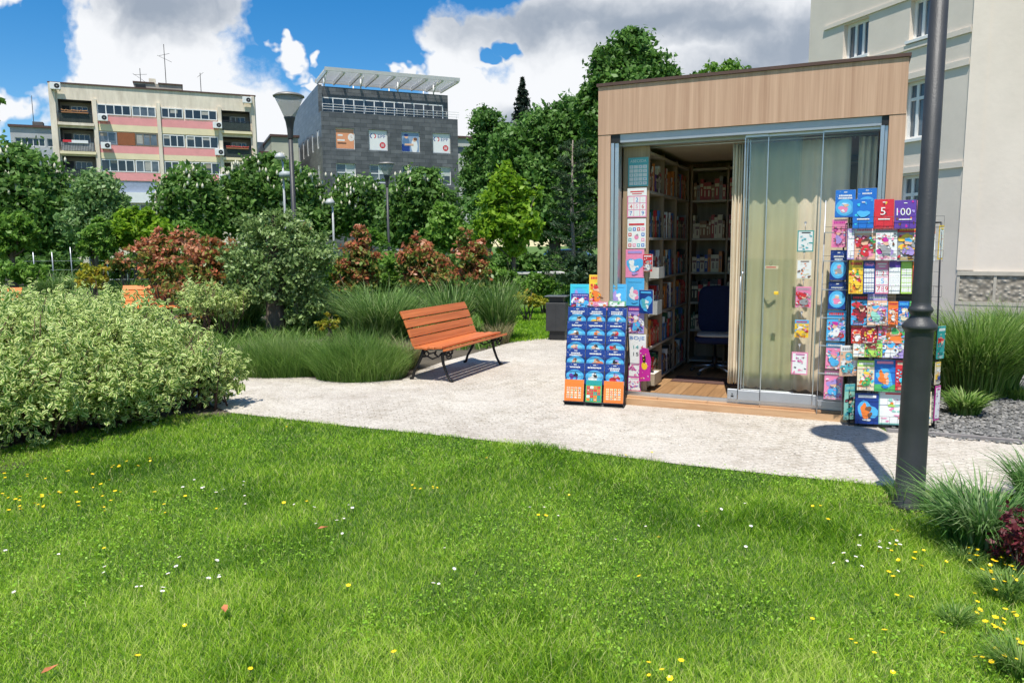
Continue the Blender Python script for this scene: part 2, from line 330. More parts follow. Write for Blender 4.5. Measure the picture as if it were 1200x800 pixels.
def npmesh(name, V, faces, m, rnd=None, parent=None, uv=None, midx=None, loc=None):
    """faces: list of int arrays (n,3) or (n,4); rnd: per-face list matching"""
    me = bpy.data.meshes.new(name); V = np.asarray(V, dtype=np.float32)
    me.vertices.add(len(V)); me.vertices.foreach_set('co', V.ravel())
    tot = np.concatenate([np.full(len(f), f.shape[1], dtype=np.int32) for f in faces]); lp = np.concatenate([f.ravel() for f in faces]).astype(np.int32)
    me.loops.add(len(lp)); me.loops.foreach_set('vertex_index', lp)
    me.polygons.add(len(tot)); st = np.zeros(len(tot), dtype=np.int32); st[1:] = np.cumsum(tot)[:-1]
    me.polygons.foreach_set('loop_start', st); me.polygons.foreach_set('loop_total', tot)
    for q in (m if isinstance(m, (list, tuple)) else [m]): me.materials.append(q)
    if midx is not None: me.polygons.foreach_set('material_index', midx.astype(np.int32))
    me.update(calc_edges=True)
    if rnd is not None:
        a = me.attributes.new('rnd', 'FLOAT', 'FACE'); a.data.foreach_set('value', rnd.astype(np.float32))
    if uv is not None:
        ul = me.uv_layers.new(name='UVMap'); ul.data.foreach_set('uv', uv[lp].astype(np.float32).ravel())
    o = bpy.data.objects.new(name, me); C.objects.link(o)
    if parent is not None: o.parent = parent
    if loc is not None: o.location = Vector(loc)
    return o
def unit(a): return a / np.maximum(np.linalg.norm(a, axis=-1, keepdims=True), 1e-9)
def lobe_points(lobes, n, clump=.2, per=34, shell=.5, low=-1.):
    """points in leafy clumps spread over ellipsoid lobes; returns points and outward directions"""
    lobes = np.array(lobes, dtype=float); w = (lobes[:, 3] * lobes[:, 5] + lobes[:, 3] * lobes[:, 4]) ; w /= w.sum()
    nc = max(6, n // per); li = rng.choice(len(lobes), nc, p=w)
    d = unit(rng.normal(size=(nc, 3))); d[:, 2] = np.where(d[:, 2] < low, -d[:, 2] * .5, d[:, 2]); d = unit(d)
    r = 1 - shell * rng.random(nc) ** 1.7
    c = lobes[li, :3] + d * lobes[li, 3:] * r[:, None]
    k = rng.choice(nc, n); rad = lobes[li[k], 3:].min(axis=1)
    csz = (.6 + .8 * rng.random(nc))[k]
    p = c[k] + rng.normal(size=(n, 3)) * (rad * clump * csz)[:, None] * np.array([1, 1, .75])
    return p, d[k], (rng.random(nc))[k]
def leaf_cards(p, out, crnd, size, asp=.55, up=.35, rand=.9, cr=.55):
    n = len(p); nrm = unit(out * .7 + np.array([0, 0, up]) + rng.normal(size=(n, 3)) * rand)
    t = unit(np.cross(nrm, rng.normal(size=(n, 3)))); b = np.cross(nrm, t)
    s = size * (.4 + 1.1 * rng.random(n))[:, None]
    V = np.empty((n, 4, 3)); V[:, 0] = p - t * s * .5; V[:, 1] = p + b * s * asp * .5 - t * s * .05; V[:, 2] = p + t * s * .5 - nrm * s * .12; V[:, 3] = p - b * s * asp * .5 - t * s * .05
    f = np.arange(n * 4).reshape(n, 4); rnd = np.clip(cr * crnd + (1 - cr) * rng.random(n), 0, 1)
    return V.reshape(-1, 3), f, rnd
def crown(name, lobes, n, size, m, parent=None, **k):
    kk = {a: k.pop(a) for a in ('clump', 'per', 'shell', 'low') if a in k}
    p, o, c = lobe_points(lobes, n, **kk); p[:, 2] = np.maximum(p[:, 2], .03)
    if parent is not None: p = p - np.array(parent.location)
    tips = k.pop('tips', 0)
    V, f, r = leaf_cards(p, o, c, size, **k)
    if tips: r = np.clip(.22 + .42 * o[:, 2] + .25 * c + .55 * (rng.random(len(r)) - .35), 0, 1)
    return npmesh(name, V, [f], m, r, parent)
def blades(base, h, w, lean, az, droop=0.0, fs=None):
    """curved tapering blades; all args arrays of n"""
    n = len(base); hd = np.stack([np.cos(az), np.sin(az), np.zeros(n)], 1); pd = np.stack([-np.sin(az), np.cos(az), np.zeros(n)], 1)
    if fs is not None: pd = np.stack([np.cos(fs), np.sin(fs), np.zeros(n)], 1)
    V = np.empty((n, 7, 3)); k = 0
    for i, t in enumerate((0, .4, .75, 1.)):
        c = base + np.array([0, 0, 1.]) * (h * (t - droop * t ** 2.6))[:, None] + hd * (h * lean * t ** 1.7)[:, None]
        if i < 3:
            ww = (w * (1 - .25 * i) * .5)[:, None]; V[:, k] = c - pd * ww; V[:, k + 1] = c + pd * ww; k += 2
        else: V[:, 6] = c
    o = (np.arange(n) * 7)[:, None]
    q = np.concatenate([o + np.array([0, 1, 3, 2]), o + np.array([2, 3, 5, 4])]); t3 = o + np.array([4, 5, 6])
    return V.reshape(-1, 3), q, t3
def blade_obj(name, base, h, w, lean, az, m, rnd=None, parent=None, droop=0., fs=None):
    if parent is not None: base = base - np.array(parent.location)
    V, q, t = blades(base, h, w, lean, az, droop, fs); rnd = rng.random(len(base)) if rnd is None else rnd
    return npmesh(name, V, [q, t], m, np.concatenate([rnd, rnd, rnd]), parent)
def fbm(x, y, s, seed):
    r_ = np.random.default_rng(seed); out = 0
    for o in range(5):
        for _ in range(3): a = r_.random() * 6.28; f_ = s * 2 ** o; out = out + np.sin((x * math.cos(a) + y * math.sin(a)) * f_ + r_.random() * 6.28 + 1.3 * np.sin((x * math.sin(a) - y * math.cos(a)) * f_ * .7)) * .5 ** o
    return out / 3.5
def in_poly(x, y, poly):
    c = np.zeros(len(x), bool); n = len(poly)
    for i in range(n):
        x1, y1 = poly[i][:2]; x2, y2 = poly[(i + 1) % n][:2]
        if y1 == y2: continue
        k = ((y1 > y) != (y2 > y)) & (x < (x2 - x1) * (y - y1) / (y2 - y1) + x1); c ^= k
    return c
def sheet(name, pts, z, m, label=None):
    b = MB(); n = len(pts); b.add([(p[0], p[1], z) for p in pts], [tuple(range(n))], m); o = b.build(name); o['kind'] = 'structure'
    if label: o['label'] = label
    return o

# ---------------------------------------------------------------- ground
sheet('ground', [(-900, -60), (900, -60), (900, 1500), (-900, 1500)], 0, M['turf'])
def gp(l): return [tuple(G(*q)[:2]) for q in l]
near_edge = gp([(-60, 402), (60, 418), (150, 440), (230, 468), (270, 484), (330, 491), (420, 501), (520, 511), (600, 520), (700, 532), (800, 545), (900, 556), (1000, 566), (1060, 574), (1130, 579), (1210, 580), (1400, 590)])
far_edge = gp([(1400, 532), (1200, 521), (1100, 512), (1040, 507)]) + [(3.4, 12.4), (2.0, 14.0)] + gp([(668, 394), (640, 396), (600, 401), (560, 413), (520, 424), (492, 434), (470, 446), (400, 446), (330, 440), (275, 430), (235, 410), (200, 392), (120, 382), (0, 376), (-60, 372)])
sheet('path', near_edge + far_edge, .006, M['path'])
# planting beds of dark soil behind the path and on the left, under the shrubs
sheet('left_bed', gp([(-400, 640), (-60, 402), (60, 418), (150, 440), (230, 468), (272, 485), (200, 500), (110, 520), (0, 555), (-100, 640)]), .004, M['earth'])
sheet('middle_bed', gp([(470, 446), (400, 446), (330, 440), (275, 430), (235, 410), (200, 392), (120, 382), (0, 376), (-60, 372), (-60, 345), (300, 345), (560, 352), (600, 385), (600, 401), (560, 413), (520, 424), (492, 434)]), .003, M['earth'])
sheet('right_bed', gp([(1040, 507), (1100, 512), (1200, 521), (1400, 532)]) + [(14, 8), (14, 20), (6, 20), (5.2, 12)], .004, mat('grey_gravel_bed', (.17, .17, .16), .95, 0, .4, 40, bump=.8, bscale=90))
sheet('street', [(-90, 46), (90, 46), (90, 62), (-90, 62)], .005, M['asphalt'])
# dark steel edging between path and gravel bed
kb = MB()
e = [G(1040, 507), G(1100, 512), G(1200, 521), G(1400, 532)]
for a, b_ in zip(e[:-1], e[1:]):
    d = Vector(b_ - a); T = Matrix.Translation(Vector(a)) @ Matrix.Rotation(math.atan2(d.y, d.x), 4, 'Z'); kb.box(0, d.length, 0, .035, -.02, .035, mat('grey_kerb', (.24, .22, .21), .8, 0, .15), T)
o = kb.build('kerb'); tag(o, 'low grey kerb strip between pale path and grey chippings', kind='structure')

# ---------------------------------------------------------------- kiosk
KO = np.array([1.135, 7.43, 0]); KY = R(-24.5)
KD = np.array([math.cos(KY), math.sin(KY), 0]); KN = np.array([-math.sin(KY), math.cos(KY), 0])
def kw(x, y, z=0): return KO + KD * x + KN * y + np.array([0, 0, z])
def kplane(px, py, off): w = hit(px, py, KO + KN * off, KN) - KO; return w @ KD, w[2]
kiosk = empty('kiosk', KO, KY, 'flat roofed book kiosk clad in larch wood with sliding glass front', 'kiosk')
b = MB(); b.box(-.30, 2.38, -.004, .10, 2.665, 3.12, M['larch']); b.build('fascia', kiosk)
b = MB(); b.box(-.30, -.175, 0, .12, 0, 2.661, M['larch']); b.build('pillar', kiosk)
b = MB(); b.box(2.255, 2.38, 0, .12, 0, 2.661, M['larch']); b.build('pillar', kiosk)
b = MB(); b.box(-.30, -.25, .123, 2.6, 0, 3.118, M['larch']); b.build('side_wall', kiosk)
b = MB(); b.box(2.33, 2.38, .123, 2.6, 0, 3.118, M['larch']); b.build('side_wall', kiosk)
b = MB(); b.box(-.247, 2.327, 2.55, 2.6, 0, 3.116, M['larch']); b.build('back_wall', kiosk)
b = MB(); b.box(-.315, 2.395, -.02, 2.615, 3.122, 3.150, M['cap']); b.box(-.28, 2.36, .12, 2.58, 2.98, 3.05, M['cap']); b.build('roof', kiosk)
b = MB(); b.box(-.245, 2.325, .125, 2.545, 2.60, 2.66, M['ceil']); b.build('ceiling', kiosk)
def planks():
    m, n, l, bb = newmat('oak_plank_floor')
    t = n.new('ShaderNodeTexCoord'); mp = n.new('ShaderNodeMapping'); mp.inputs['Rotation'].default_value = (0, 0, R(90)); l.new(t.outputs['Object'], mp.inputs[0])
    br = n.new('ShaderNodeTexBrick'); br.inputs['Scale'].default_value = 1; br.inputs['Brick Width'].default_value = 1.2; br.inputs['Row Height'].default_value = .13; br.inputs['Mortar Size'].default_value = .0025
    br.inputs['Color1'].default_value = (.52, .31, .15, 1); br.inputs['Color2'].default_value = (.40, .22, .10, 1); br.inputs['Mortar'].default_value = (.13, .07, .03, 1); l.new(mp.outputs[0], br.inputs[0])
    ns = n.new('ShaderNodeTexNoise'); ns.inputs['Scale'].default_value = 3; mp2 = n.new('ShaderNodeMapping'); mp2.inputs['Scale'].default_value = (14, 1, 1); l.new(t.outputs['Object'], mp2.inputs[0]); l.new(mp2.outputs[0], ns.inputs[0])
    x = n.new('ShaderNodeMix'); x.data_type = 'RGBA'; x.blend_type = 'MULTIPLY'; x.inputs[0].default_value = .5; l.new(br.outputs[0], x.inputs[6]); l.new(ns.outputs[0], x.inputs[7]); l.new(x.outputs[2], bb.inputs['Base Color']); bb.inputs['Roughness'].default_value = .45
    return m
b = MB(); b.box(-.247, 2.327, .13, 2.548, .0, .118, planks()); b.build('floor', kiosk)
b = MB(); b.box(-.17, 2.25, 0, .055, 0, .070, M['decking']); 
for i in range(5): b.box(-.17 + i * .486, -.17 + (i + 1) * .486 - .004, .056, .105, .0, .085, M['decking'])
b.build('step', kiosk)
b = MB(); b.box(-.17, 2.25, .107, .128, .0, .118, M['alu']); b.box(-.17, 2.25, .108, .112, .118, .124, M['alu']); b.box(-.17, 2.25, .118, .122, .118, .124, M['alu']); b.build('door_track', kiosk)
b = MB(); b.box(-.12, 2.20, .02, .12, 2.585, 2.662, M['alu2']); b.box(-.12, 2.20, .124, .20, 2.56, 2.598, M['alu2']); b.build('header_rail', kiosk)
for x0, x1 in ((-.172, -.10), (2.195, 2.252)):
    b = MB(); b.box(x0, x0 + .03, .01, .12, .086, 2.583, M['alu']); b.box(x0 + .034, x1, .03, .14, .086, 2.583, M['alu']); b.box(x0, x1 + .015, .012, .10, 2.585, 2.66, M['black']) if x0 < 0 else b.box(x0 + .006, x1, .012, .10, 2.585, 2.66, M['black']); b.build('jamb', kiosk)
def door(x0, x1, y, gm):
    d = MB(); d.box(x0 + .006, x1 - .006, y, y + .008, .222, 2.56, gm); o = d.build('door_panel', kiosk)
    r_ = MB(); r_.box(x0, x1 - .004, y - .008, y + .016, .125, .220, M['alu2'], bev=.002); r_.build('bottom_rail', o)
    t_ = MB(); t_.box(x0, x1, y - .006, y + .012, 2.562, 2.584, M['alu']); t_.build('top_rail', o)
    s_ = MB(); s_.box(x0 - .004, x0 + .005, y - .004, y + .012, .222, 2.56, M['alu']); s_.build('edge_seal', o)
    return o
d1 = door(1.085, 1.285, .070, M['glass']); door(1.285, 1.745, .088, M['glass']); door(1.745, 2.193, .070, M['glass'])
door(1.10, 1.56, .132, M['greenglass']); door(1.12, 1.575, .158, M['greenglass'])
b = MB(); b.tube([(1.10, .02, 1.33), (1.10, .06, 1.33)], .012, M['alu'], 8); b.tube([(1.085, .024, .95), (1.082, .02, 1.15), (1.085, .024, 1.3)], .006, M['alu2'], 6); b.build('handle', d1)
b = MB(); b.box(.985, 1.078, .072, .10, .125, .225, M['alu2'], bev=.003); b.rect(1.02, .15, 1.045, .165, M['black'], 1, y=.071); b.rect(1.024, .175, 1.04, .183, M['black'], 1, y=.071); b.build('floor_lock', kiosk)

# curtains: hanging cloth with folds
def curtain(x0, x1, y, z0, z1, folds, amp, label, seed):
    r_ = np.random.default_rng(seed); nx, nz = folds * 8, 14; V = []
    ph = r_.random(3) * 6
    for j in range(nz + 1):
        t = j / nz; z = z0 + (z1 - z0) * t
        for i in range(nx + 1):
            s_ = i / nx; a = amp * (1.0 - .35 * t)
            yy = y + a * math.sin(s_ * folds * 2 * math.pi + ph[0] + .5 * math.sin(3 * t + ph[1])) + a * .5 * math.sin(s_ * folds * 3.1 + ph[2] + t * 2)
            V.append((x0 + (x1 - x0) * s_ + .006 * math.sin(s_ * 40 + t * 3), yy, z + (0.012 * math.sin(s_ * folds * 6.28) if j == 0 else 0)))
    fs = [(j * (nx + 1) + i, j * (nx + 1) + i + 1, (j + 1) * (nx + 1) + i + 1, (j + 1) * (nx + 1) + i) for j in range(nz) for i in range(nx)]
    c_ = MB(); c_.add([(a - (x0 + x1) / 2, bb - y, c - z0) for a, bb, c in V], fs, M['curtain'], None, True)
    o = c_.build('curtain', None, kw((x0 + x1) / 2, y, z0), KY); md = o.modifiers.new('thick', 'SOLIDIFY'); md.thickness = .003
    tag(o, label, 'curtain', 'cream curtains in the kiosk front'); return o
curtain(.955, 1.09, .25, .25, 2.53, 5, .03, 'cream curtain bunched at the open edge beside the doorway', 1)
curtain(1.10, 1.98, .255, .22, 2.53, 8, .015, 'wide cream curtain hanging behind the green glass panels', 2)
curtain(2.035, 2.19, .25, .22, 2.53, 3, .018, 'narrow cream curtain strip at the right jamb', 3)
b = MB(); b.tube([(-.07, 0, 0), (2.18, 0, 0)], .009, M['alu2'], 8)
for i in range(30): 
    x = .96 + i * .04; b.tube([(x, 0, -.03), (x, 0, .0)], .003, M['alu2'], 5)
o = b.build('curtain_rail', None, kw(0, .25, 2.55), KY); tag(o, 'thin metal curtain rail under the kiosk ceiling', 'curtain rail')

# ---------------------------------------------------------------- bookcases and stock inside
SH = [.16, .54, .88, 1.25, 1.66, 2.12]
bcL = empty('bookcase', kw(.05, 1.2, .12), KY, 'tall open oak bookcase along the left wall inside the kiosk', 'bookcase', 'bookcases inside the kiosk')
def kl(root_xyz): return lambda x, y, z: (x - root_xyz[0], y - root_xyz[1], z - root_xyz[2])
ox, oy, oz = .05, 1.2, .12
b = MB(); b.box(-.10 - ox, .165 - ox, .20 - oy, .222 - oy, .122 - oz, 2.56 - oz, M['oak']); b.build('end_panel', bcL)
UPY = [.24, .86, 1.5, 2.16]
for y in UPY[1:]: 
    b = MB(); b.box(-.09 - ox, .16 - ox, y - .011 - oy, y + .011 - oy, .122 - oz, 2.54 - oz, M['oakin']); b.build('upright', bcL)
for z in SH + [2.5]:
    b = MB()
    for y0, y1 in zip(UPY[:-1], UPY[1:]): b.box(-.09 - ox, .163 - ox, max(y0 + .013, .225) - oy, y1 - .013 - oy, z - .012 - oz, z + .012 - oz, M['greyshelf'])
    b.build('shelf', bcL)
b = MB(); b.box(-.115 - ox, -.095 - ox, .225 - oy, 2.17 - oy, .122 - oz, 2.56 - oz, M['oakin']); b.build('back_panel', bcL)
bcB = empty('bookcase', kw(1.2, 2.35, .12), KY, 'wide dark open bookcase across the back wall of the kiosk', 'bookcase', 'bookcases inside the kiosk')
UPX = [.19, .62, 1.1, 1.6, 2.2]
for x in UPX:
    b = MB(); b.box(x - .011 - 1.2, x + .011 - 1.2, -.17, .15, 0.003, 2.42, M['oakin']); b.build('upright', bcB)
for z in SH + [2.5]:
    b = MB()
    for x0, x1 in zip(UPX[:-1], UPX[1:]): b.box(x0 + .013 - 1.2, x1 - .013 - 1.2, -.17, .15, z - .012 - .12, z + .012 - .12, M['greyshelf'])
    b.build('shelf', bcB)
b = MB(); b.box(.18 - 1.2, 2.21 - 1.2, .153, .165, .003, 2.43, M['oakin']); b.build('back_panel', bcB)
SPC = {'dark red': (.34, .03, .03), 'navy blue': (.03, .06, .26), 'cream': (.6, .55, .42), 'black': (.02, .02, .02), 'brown': (.24, .11, .05), 'dark green': (.02, .09, .05), 'white': (.7, .7, .68), 'mid blue': (.05, .16, .40), 'purple': (.12, .03, .16), 'orange': (.55, .18, .03), 'grey': (.25, .25, .25), 'red': (.5, .03, .03)}
ordn = ['first', 'second', 'third', 'fourth', 'fifth', 'sixth', 'seventh', 'eighth', 'ninth', 'tenth', 'eleventh', 'twelfth', 'thirteenth', 'fourteenth', 'fifteenth', 'sixteenth']
def spine_book(w, d, h, c, band):
    q = MB(); q.box(0, w, 0, .003, 0, h, paper(c)); q.box(0, .0022, .003, d, 0, h, paper(c)); q.box(w - .0022, w, .003, d, 0, h, paper(c)); q.box(.0024, w - .0024, .0032, d - .004, .003, h - .004, M['pages'])
    q.rect(.003, h * .62, w - .003, h * .78, paper(band), 1); q.rect(w * .35, h * .2, w * .65, h * .55, paper(band), 1)
    return q
rows = ['bottom', 'second', 'third', 'fourth', 'fifth', 'top']
prot = {}
def protos(cn, hi, wi):
    key = (cn, hi, wi)
    if key not in prot:
        c = SPC[cn]; prot[key] = spine_book((.026, .038, .055)[wi], .16, (.18, .21, .25, .28)[hi], c, (.6, .55, .4) if sum(c) < .6 else (.2, .1, .1)).build('book'); used.add(prot[key].name); prot[key]['_n'] = 0
    return prot[key]
used = set()
def put_book(cn, hi, wi, x, y, z, rz, label, group, tilt=0):
    p = protos(cn, hi, wi)
    if p['_n']: o = p.copy(); C.objects.link(o); o['_n'] = 1
    else: o = p; p['_n'] = 1
    o.location = Vector(kw(x, y, z)); o.rotation_euler = (0, 0, KY + rz); tag(o, label, 'book', group)
    if '_n' in o and o is not p: del o['_n']
names = list(SPC)
# back bookcase, bays visible through the doorway
for bi, (x0, x1) in enumerate(((.205, .605), (.635, 1.0))):
    for si in range(1, 6):
        x = x0 + .004; k = 0; hmax = (SH + [2.5])[si + 1] - SH[si] - .03
        pal = [random.choice(names) for _ in range(4)]
        if si in (4, 5): pal = ['dark red', 'dark red', 'brown', 'purple'] if bi else ['brown', 'dark red', 'grey', 'cream']
        while k < 14:
            wi = random.choice((0, 1, 1, 2)); hi = random.choice([i for i in range(4) if (.18, .21, .25, .28)[i] < hmax]); cn = random.choice(pal); w = (.026, .038, .055)[wi]
            if x + w > x1 - .004 or k > 13: break
            put_book(cn, hi, wi, x, 2.19 + random.random() * .02, SH[si] + .0125, 0, '%s book, %s from left, %s shelf, %s bay, back bookcase' % (cn, ordn[k], rows[si], ('left', 'right')[bi]), 'books on the back bookcase')
            x += w + .001; k += 1
# left bookcase, spines face into the room (+x)
for bi, (y0, y1) in enumerate(((.235, .84), (.88, 1.48), (1.52, 2.14))):
    for si in range(0, 6):
        y = y0 + .01; k = 0; hmax = (SH + [2.5])[si + 1] - SH[si] - .03; pal = [random.choice(names) for _ in range(5)] + ['white', 'mid blue', 'red', 'orange']
        while k < 15:
            wi = random.choice((0, 1, 2, 2)); hi = random.choice([i for i in range(4) if (.18, .21, .25, .28)[i] < hmax]); cn = random.choice(pal); w = (.026, .038, .055)[wi]
            if y + w > y1 - .004: break
            # rotate +90deg: local x -> +y, local y(depth) -> -x, spine faces +x
            put_book(cn, hi, wi, .15 - random.random() * .015, y, SH[si] + .0125, R(90), '%s book, %s from front, %s shelf, %s bay, left bookcase' % (cn, ordn[k], rows[si], ('near', 'middle', 'far')[bi]), 'books on the left bookcase')
            y += w + .001; k += 1

# ---------------------------------------------------------------- printed covers
col = dict(blue=(.02, .16, .55), navy=(.012, .045, .24), sky=(.08, .42, .75), cyan=(.05, .55, .70), red=(.62, .03, .04), pink=(.80, .25, .42), white=(.78, .78, .76), yellow=(.85, .55, .04), orange=(.80, .20, .03),
           green=(.08, .42, .12), lime=(.40, .65, .10), purple=(.12, .05, .32), violet=(.38, .28, .62), teal=(.02, .30, .28), magenta=(.55, .03, .30), skin=(.75, .45, .30), black=(.02, .02, .02), brown=(.18, .08, .04), grey=(.32, .32, .33), cream=(.72, .62, .42), mint=(.30, .62, .50), turq=(.10, .45, .50), dkred=(.25, .02, .03))
cp = {k: paper(v) for k, v in col.items()}
def cover(w, h, style, bgc, acc, seed=0, t=.008, txt=None):
    """flat printed booklet, origin bottom centre, face to -y"""
    q = MB(); r_ = random.Random(seed); X0 = -w / 2
    q.box(X0, X0 + w, 0, t, 0, h, cp[bgc] if not (style == 'figure' and bgc == 'white') else cp[r_.choice(['pink', 'cream', 'sky', 'white', 'skin'])])
    q.box(X0 + .002, X0 + w + .0006, .0015, t - .0015, -.0006, h + .0006, M['pages'])
    A = [cp[a] for a in acc]; R_ = lambda a, b_: a + (b_ - a) * r_.random()
    def rc(x0, z0, x1, z1, m, lay=1): q.rect(X0 + x0 * w, z0 * h, X0 + x1 * w, z1 * h, m, lay)
    def dc(x, z, rx, rz, m, lay=1):
        if rx < .03 or style in ('grid', 'badges', 'digits'): return q.disc(X0 + x * w, z * h, rx * w, rz * w, m, lay)
        k_, p1, p2 = 16, r_.random() * 6, r_.random() * 6; x = min(max(x, rx * .9), 1 - rx * .9); z = min(max(z, rz * w / h * .9), 1 - rz * w / h * .9)
        q.add([(X0 + min(max(x + rx * (1 + .22 * math.sin(2 * a + p1) + .16 * math.sin(3 * a + p2) + .08 * math.sin(5 * a)) * math.cos(a), .01), .99) * w, -lay * .0009, min(max(z * h + rz * w * (1 + .22 * math.sin(2 * a + p1) + .16 * math.sin(3 * a + p2)) * math.sin(a), .002), h - .002)) for a in (2 * math.pi * i / k_ for i in range(k_))], [tuple(range(k_))], m)
    if style == 'tale':       # starry storybook: glow, title bars, small figure
        q.disc(X0 + .5 * w, .36 * h, .47 * w, .31 * h, cp['sky'] if bgc != 'sky' else cp['white'], 1, n=20); q.disc(X0 + .5 * w, .34 * h, .33 * w, .22 * h, paper((.16, .55, .82)), 1.5, n=20); 
        for i in range(7): dc(R_(.06, .94), R_(.7, .97), .013, .013, cp['white'], 1)
        rc(.42, .90, .58, .93, cp['white']); n = r_.choice((1, 2))
        for i in range(n):
            ww = R_(.22, .36); x = .5 - ww
            while x < .5 + ww: d = R_(.04, .08); rc(x, .76 - i * .09, min(x + d, .5 + ww), .82 - i * .09, cp['white'], 2); x += d + .018
        cx, cz = R_(.4, .6), .30
        dc(cx, cz, R_(.16, .26), R_(.12, .18), A[0], 2); dc(cx + R_(-.12, .12), cz + .14, .11, .11, A[1 % len(A)], 3); dc(cx + R_(-.2, .2), cz - .06, .09, .07, A[2 % len(A)], 4); dc(cx + .03, cz + .19, .10, .05, A[-1], 4)
        rc(0, 0, 1, .02, cp['navy'], 1)
    elif style == 'figure':
        rc(.0, .80, 1, 1, A[0], 1)
        x = .1
        while x < .86: d = R_(.05, .12); rc(x, .85, x + d, .93, A[1 % len(A)], 2); x += d + .02
        for i in range(5): dc(R_(.2, .8), R_(.15, .65), R_(.2, .34), R_(.12, .26), r_.choice(A), 1 + i * .3)
        for i in range(34): dc(R_(.06, .94), R_(.04, .76), R_(.03, .085), R_(.02, .07), r_.choice(A + [cp['pink'], cp['cream'], cp['red'], cp['brown'], cp['white']]), 3 + i * .2)
        cx = R_(.4, .6); dc(cx, .28, .24, .27, A[-1], 10); dc(cx, .52, .15, .16, cp['skin'], 11); dc(cx, .58, .16, .10, A[-2], 12)
        for i in range(9): dc(R_(.1, .9), R_(.05, .45), R_(.03, .07), R_(.015, .05), r_.choice(A + [cp['brown'], cp['grey']]), 12 + i * .3)
        for i in range(3): rc(.1, .03 + i * .03, R_(.4, .85), .04 + i * .03, A[1 % len(A)], 15)
    elif style == 'grid':
        rc(.0, .78, 1, 1, A[0], 1)
        if txt: q.text(txt, X0 + .1 * w, .83 * h, .10 * h, A[1], 3, w=.8 * w)
        nx, nz = 4, 5
        for i in range(nx):
            for j in range(nz):
                x = .12 + i * .2 if bgc == 'orange' else .06 + i * .225; z = (.14 + j * .11) if bgc == 'orange' else .05 + j * .142; rc(x, z, x + (.145 if bgc == 'orange' else .2), z + (.075 if bgc == 'orange' else .12), cp['cream' if bgc == 'orange' else 'white'] if bgc != 'green' else r_.choice(A), 1); dc(x + (.072 if bgc == 'orange' else .1), z + (.038 if bgc == 'orange' else .06), R_(.02, .045), R_(.02, .03), r_.choice(A[1:] + [cp['sky'], cp['green'], cp['brown']] if bgc == 'orange' else A), 2)
    elif style == 'digits':
        rc(.0, .74, 1, 1, A[0], 1); rc(.15, .86, .85, .9, A[1], 2); rc(.25, .79, .75, .82, A[1], 2)
        for i in range(3):
            for j in range(3):
                x = .05 + i * .31; z = .04 + (2 - j) * .23; rc(x, z, x + .28, z + .205, cp['white'], 1); q.text(str(j * 3 + i + 1), X0 + (x + .08) * w, (z + .035) * h, .14 * h, A[(i * 2 + j) % len(A)], 2)
    elif style == 'map':
        rc(.06, .05, .94, .95, cp['white'], 1)
        for i in range(14): dc(R_(.12, .88), R_(.1, .82), R_(.03, .12), R_(.02, .07), r_.choice(A), 2 + i * .3)
        rc(.25, .88, .8, .925, A[0], 3)
    elif style == 'big':
        for i in range(10): dc(R_(.05, .95), R_(.05, .95), R_(.03, .09), R_(.03, .08), r_.choice(A), 1 + i * .3)
        (q.text(txt, X0 + (.5 - (.13 + .11 * len(txt)) + .05) * w, .46 * h, .26 * h, cp['white'], 6, w=(.26 + .2 * (len(txt) - 1)) * w) if txt else dc(.5, .5, .25, .2, A[0], 6)); rc(.2, .3, .8, .34, cp['white'], 5); rc(.42, .88, .58, .91, cp['white'], 5)
    elif style == 'badges':
        q.rect(X0 + .08 * w, .78 * h, X0 + .92 * w, .84 * h, A[0], 2)
        if txt: q.text(txt, X0 + .14 * w, .79 * h, .1 * h, A[1], 3, w=.72 * w)
        for i in range(4):
            for j in range(4):
                if 0 < i < 3 and 0 < j < 3: continue
                x = .06 + i * .235; z = .05 + j * .18; rc(x, z, x + .17, z + .11, A[(i + 2 * j) % len(A)], 1); dc(x + .085, z + .055, .045, .045, cp['white'], 2)
        dc(.5, .38, .12, .13, A[1], 1); dc(.54, .45, .06, .06, cp['grey'], 2)
    elif style == 'scene':
        rc(0, 0, 1, .22, A[0], 1); dc(.5, .45, .38, .42, cp['sky'], 2); dc(.45, .36, .2, .24, A[1], 3); dc(.55, .5, .13, .13, A[2], 4); dc(.34, .52, .12, .2, A[1], 5); dc(.62, .30, .09, .12, A[2], 6); rc(.12, .86, .88, .94, A[3 % len(A)], 3); dc(.5, .14, .16, .06, A[-1], 7)
    return q
def put_cover(q, loc, rz, label, cat='book', group=None, tilt=0, name='book', roll=0):
    o = q.build(name, None, loc, 0); o.rotation_euler = (-tilt, roll, rz); return tag(o, label, cat, group)

# posters and calendars hanging on the bookcase end panel (y = .20)
def endp(x0, y0, x1, y1, style, bgc, acc, label, txt=None, off=.188, cat='poster', t=.004, roll=0, name='wall_chart'):
    (xa, za), (xb, zb) = kplane(x0, y1, off), kplane(x1, y0, off)
    put_cover(cover(xb - xa, zb - za, style, bgc, acc, x0 + y0, t, txt), kw((xa + xb) / 2, off, za), KY, label, cat, 'charts hanging by the kiosk doorway', 0, name, roll)
endp(736, 184, 760, 219, 'grid', 'turq', ['turq', 'white', 'sky', 'violet'], 'turquoise alphabet chart reading ABECEDA, topmost by the kiosk doorway', 'ABECEDA')
endp(735, 220, 758, 255, 'digits', 'pink', ['white', 'red', 'blue', 'pink'], 'pink and white number chart below the turquoise alphabet chart')
endp(735, 256, 757, 291, 'badges', 'white', ['red', 'pink', 'turq', 'blue'], 'white chart with ring of coloured squares, below the pink number chart', None)
endp(733, 292, 755, 325, 'scene', 'pink', ['pink', 'white', 'sky', 'violet'], 'pink and blue picture chart below the chart of coloured squares')
